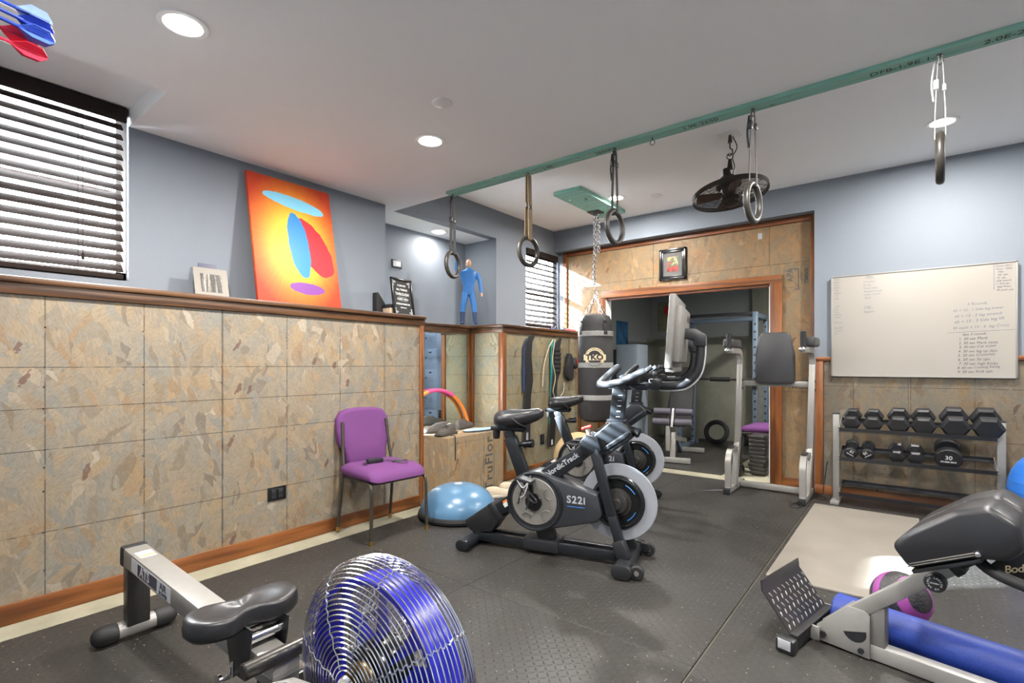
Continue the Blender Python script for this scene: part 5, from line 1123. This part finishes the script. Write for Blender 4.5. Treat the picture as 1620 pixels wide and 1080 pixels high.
# ---------------------------------------------------------------- dartboard beside the doorway and its darts
db = thing('dartboard', 'round dartboard on the near wall beside the camera, out of frame', 'dartboard', (-1.04, -.06, 1.72))
put('board', G().lathe([(0, 0), (.225, 0), (.228, .006), (.228, .036), (.22, .042), (0, .042)], 48, rotm((-PI/2, 0, 0))), 'rubbk', db); put('wire', G().torus((0, .043, 0), .17, .002, rotm((PI/2, 0, 0)), 48, 5), 'steel', db)
put('wire', G().torus((0, .043, 0), .10, .002, rotm((PI/2, 0, 0)), 48, 5), 'steel', db)
rdm = plain('red_flight', '#e2334e', .35); blm = plain('blue_flight', '#3350c0', .3); cbm = plain('pale_blue_flight', '#a9c3ea', .25)
for (p0_, m_, l, dn) in (((-1.0311, 0.1589, 1.7196), cbm, 'dart with clear pale blue flight, topmost of the five', 0), ((-1.0296, 0.16, 1.7054), blm, 'dart with dark blue flight between the pale blue ones', .3), ((-1.0282, 0.1612, 1.6922), plain('mid_blue_flight', '#5c7fe0', .3), 'dart with mid blue flight under the dark blue one', .5), ((-1.0482, 0.1455, 1.6903), rdm, 'upper dart with red flight nearest the frame edge', .2), ((-1.0371, 0.1542, 1.6686), rdm, 'lowest dart with red flight', .7)):
    p = Vector(p0_); t = thing('dart', l, 'dart', p, group='darts in the dartboard', rot=(rad(-6), dn, rad(0)))
    for k_ in range(2): put('flight', onM(G().prism([(-.0, -.022), (.0, -.022), (.014, -.004), (.013, .014), (.003, .022), (-.003, .022), (-.013, .014), (-.014, -.004)], -.0005, .0005, rotm((-PI/2, 0, 0))), rotm((0, PI/2*k_+.4, 0))), m_, t)
    ln_ = p.y-(-.018)+.012
    put('shaft', G().cyl((0, .018, 0), (0, -.06, 0), .0026, n=8), blm if m_ is not rdm else rdm, t); put('barrel', G().cyl((0, -.06, 0), (0, -ln_+.03, 0), .0035, n=10), 'chrome', t); put('point', G().cyl((0, -ln_+.03, 0), (0, -ln_, .0), .0012, .0004, n=6), 'steel', t)
# ================================================================== ROOM BEYOND THE OPENING
pr_ = thing('power_rack', 'blue-grey power rack with drilled uprights in the back room', 'rack', (-2.08, 7.45, 0))
rkm = plain('rack_paint', '#6d7c8c', .4, .3)
for (x, y) in ((-.50, -.3), (.50, -.3), (-.50, .3), (.50, .3)):
    u = put('upright', G().box((x, y, .94), (.06, .06, 1.88), None, .004), rkm, pr_)
    for k_ in range(17): put('hole', G().cyl((x, y-.0305, .12+.1*k_), (x, y-.031, .12+.1*k_), .014, n=12), 'black', u)
put('top_bar', G().box((0, -.3, 1.865), (1.0, .05, .04), None, .003), 'black', pr_); put('top_bar', G().box((0, .3, 1.84), (1.0, .06, .06), None, .003), rkm, pr_)
for s_ in (-.5, .5):
    put('side_bar', G().box((s_, 0, 1.84), (.06, .56, .06), None, .003), rkm, pr_); put('floor_bar', G().box((s_, 0, .03), (.06, .9, .06), None, .003), rkm, pr_)
    put('bar_hook', G().box((s_, -.35, .93), (.05, .05, .10), None, .004), 'black', pr_)
bl = thing('barbell', 'barbell racked on the power rack in the back room', 'barbell', (-2.08, 7.08, 1.0))
put('bar', G().cyl((-.75, 0, 0), (.95, 0, 0), .014, n=10), 'gun', bl); put('sleeve', G().cyl((-.05, 0, 0), (.20, 0, 0), .03, n=14), 'rubbk', bl)
wbn = thing('weight_bench', 'grey weight bench with foam leg rollers just inside the back room', 'weight bench', (-2.28, 6.10, 0), rad(100))
put('front_foot', G().box((-.02, 0, .04), (.06, .42, .06), None, .004), 'alum', wbn)
put('front_post', G().box((.02, 0, .20), (.06, .06, .34), (0, .12, 0), .004), 'alum', wbn); put('sleeve_post', G().box((-.02, .05, .30), (.06, .05, .30), None, .004), 'alum', wbn)
put('main_beam', bar(G(), (.05, 0, .30), (.86, 0, .16), .06, .06), 'alum', wbn); put('rear_foot', G().box((.88, 0, .04), (.06, .5, .06), None, .004), 'alum', wbn)
put('diagonal', bar(G(), (.15, 0, .32), (.55, 0, .06), .05, .05), rkm, wbn)
for (x, z) in ((.02, .62), (-.05, .50)):
    for s_ in (-1, 1): put('foam_roll', G().cyl((x, s_*.03, z), (x, s_*.23, z), .042, n=20, bev=.008), plain('roll_foam', '#4d4a55', .6), wbn)
put('roll_lever', bar(G(), (-.07, 0, .44), (.04, 0, .66), .03, .012), 'lgray', wbn)
put('seat_pad', G().box((.30, 0, .45), (.36, .28, .06), (0, .05, 0), .015), 'vinylk', wbn)
put('back_pad', G().box((.62, 0, .78), (.07, .30, .80), (0, .35, 0), .02), 'rubbk', wbn)
lk = thing('locker', 'pale blue stacked metal locker in the back room seen in the mirror', 'locker', (-.71, 6.45, 0))
lkm = plain('locker_paint', '#b4c8ea', .4)
put('body', G().mm((-.16, -.14, 0), (.16, .15, 1.85), .003), lkm, lk)
for k_ in range(5):
    d = put('door', G().mm((-.15, -.15, .04+.36*k_), (.15, -.141, .385+.36*k_), .002), lkm, lk)
    put('latch', G().mm((.10, -.156, .22+.36*k_), (.12, -.15, .25+.36*k_)), 'black', d); put('number_plate', G().mm((-.03, -.153, .32+.36*k_), (.03, -.15, .345+.36*k_)), 'black', d)
    for j in range(3): put('vent', G().mm((-.06, -.1515, .17+.36*k_+.03*j), (.04, -.15, .174+.36*k_+.03*j)), 'grayp', d)
cb = thing('cabinet', 'pale grey metal cabinet standing behind the punching bag in the back room', 'cabinet', (-3.25, 7.05, 0))
put('body', G().mm((-.18, -.15, 0), (.16, .2, 1.49), .004), plain('cabinet_paint', '#a9b6c2', .45), cb); put('door', G().mm((-.165, -.16, .03), (.145, -.15, 1.46), .003), plain('cabinet_paint', '#a9b6c2', .45), cb)
tag(put('pole', G().cyl((-2.95, 7.5, 0), (-3.02, 8.32, 1.55), .014, n=10), 'black'), 'thin black pole leaning on the concrete wall beside the cabinet', 'pole')
bp_ = thing('wall_poster', 'small blue poster in the back room just right of the punching bag', 'picture', (-3.6, 7.44, 1.66)); put('sheet', G().mm((0, -.2, -.22), (.012, .2, .22)), plain('blue_poster', '#2f5f86', .6, var=.5, scale=6), bp_)
bp_ = thing('wall_poster', 'small olive poster with a red spot on the dark back-room wall', 'picture', (-3.28, 8.545, 2.02)); put('sheet', G().mm((-.17, 0, -.25), (.17, .012, .25)), plain('olive_poster', '#7d7a62', .7, var=.2, scale=8), bp_); put('spot', G().cyl((0, -.001, .1), (0, .0, .1), .07, n=20), 'red', bp_)
c2 = dup(ch, (-1.37, 6.62, 0), rad(178), 'purple stacking chair half hidden behind the opening in the back room')
ps = thing('block_stack', 'stack of grey weight blocks under the back-room chair edge', 'weight stack', (-1.31, 6.12, 0))
for k_ in range(10): put('block', G().box((random.uniform(-.006, .006), 0, .022+.043*k_), (.16, .26, .038), (0, 0, random.uniform(-.05, .05)), .006), 'gun', ps)
wp = thing('weight_plate', 'large black weight plate leaning by the grey weight blocks', 'weight plate', (-1.60, 6.16, 0), rot=(0, rad(12), 0))
put('plate', G().lathe([(.03, -.02), (.19, -.02), (.2, -.014), (.2, .014), (.19, .02), (.03, .02), (.03, -.02)], 40, at(0, 0, .21) @ rotm((0, PI/2, 0))), 'rubbk', wp); put('hub_ring', G().torus((-.02, 0, .21), .05, .008, rotm((0, PI/2, 0)), 24, 6), 'gun', wp)
def kettle(loc, label):
    t = thing('kettlebell', label, 'kettlebell', loc, rad(30)); put('bell', G().lathe([(0, 0), (.06, 0), (.085, .03), (.092, .075), (.08, .125), (.045, .15), (0, .155)], 28), 'blackg', t)
    put('handle', G().tube(smooth([(0, -.055, .125), (0, -.065, .18), (0, -.04, .225), (0, .04, .225), (0, .065, .18), (0, .055, .125)], 5), .015, 10), 'blackg', t)
kettle((-1.50, 5.88, -.012), 'black kettlebell just inside the opening by the weight blocks')
kettle((-1.93, 8.05, 0), 'black kettlebell at the foot of the concrete wall in the back room')
for (x, y, l) in ((-2.30, 7.95, 'black tyre-like weight ring leaning on the concrete wall in the back room'),):
    tag(put('weight_ring', G().torus((0, 0, 0), .15, .035, rotm((rad(75), 0, 0)), 36, 10), 'rubbk', loc=(x, y, .18)), l, 'weight ring')
can(-.80, 6.35, 2.44, 'added unseen recessed light in the back room ceiling, hidden behind the wall', power=1.1)  # lamp added out of view to lighten the back room and mirrored locker
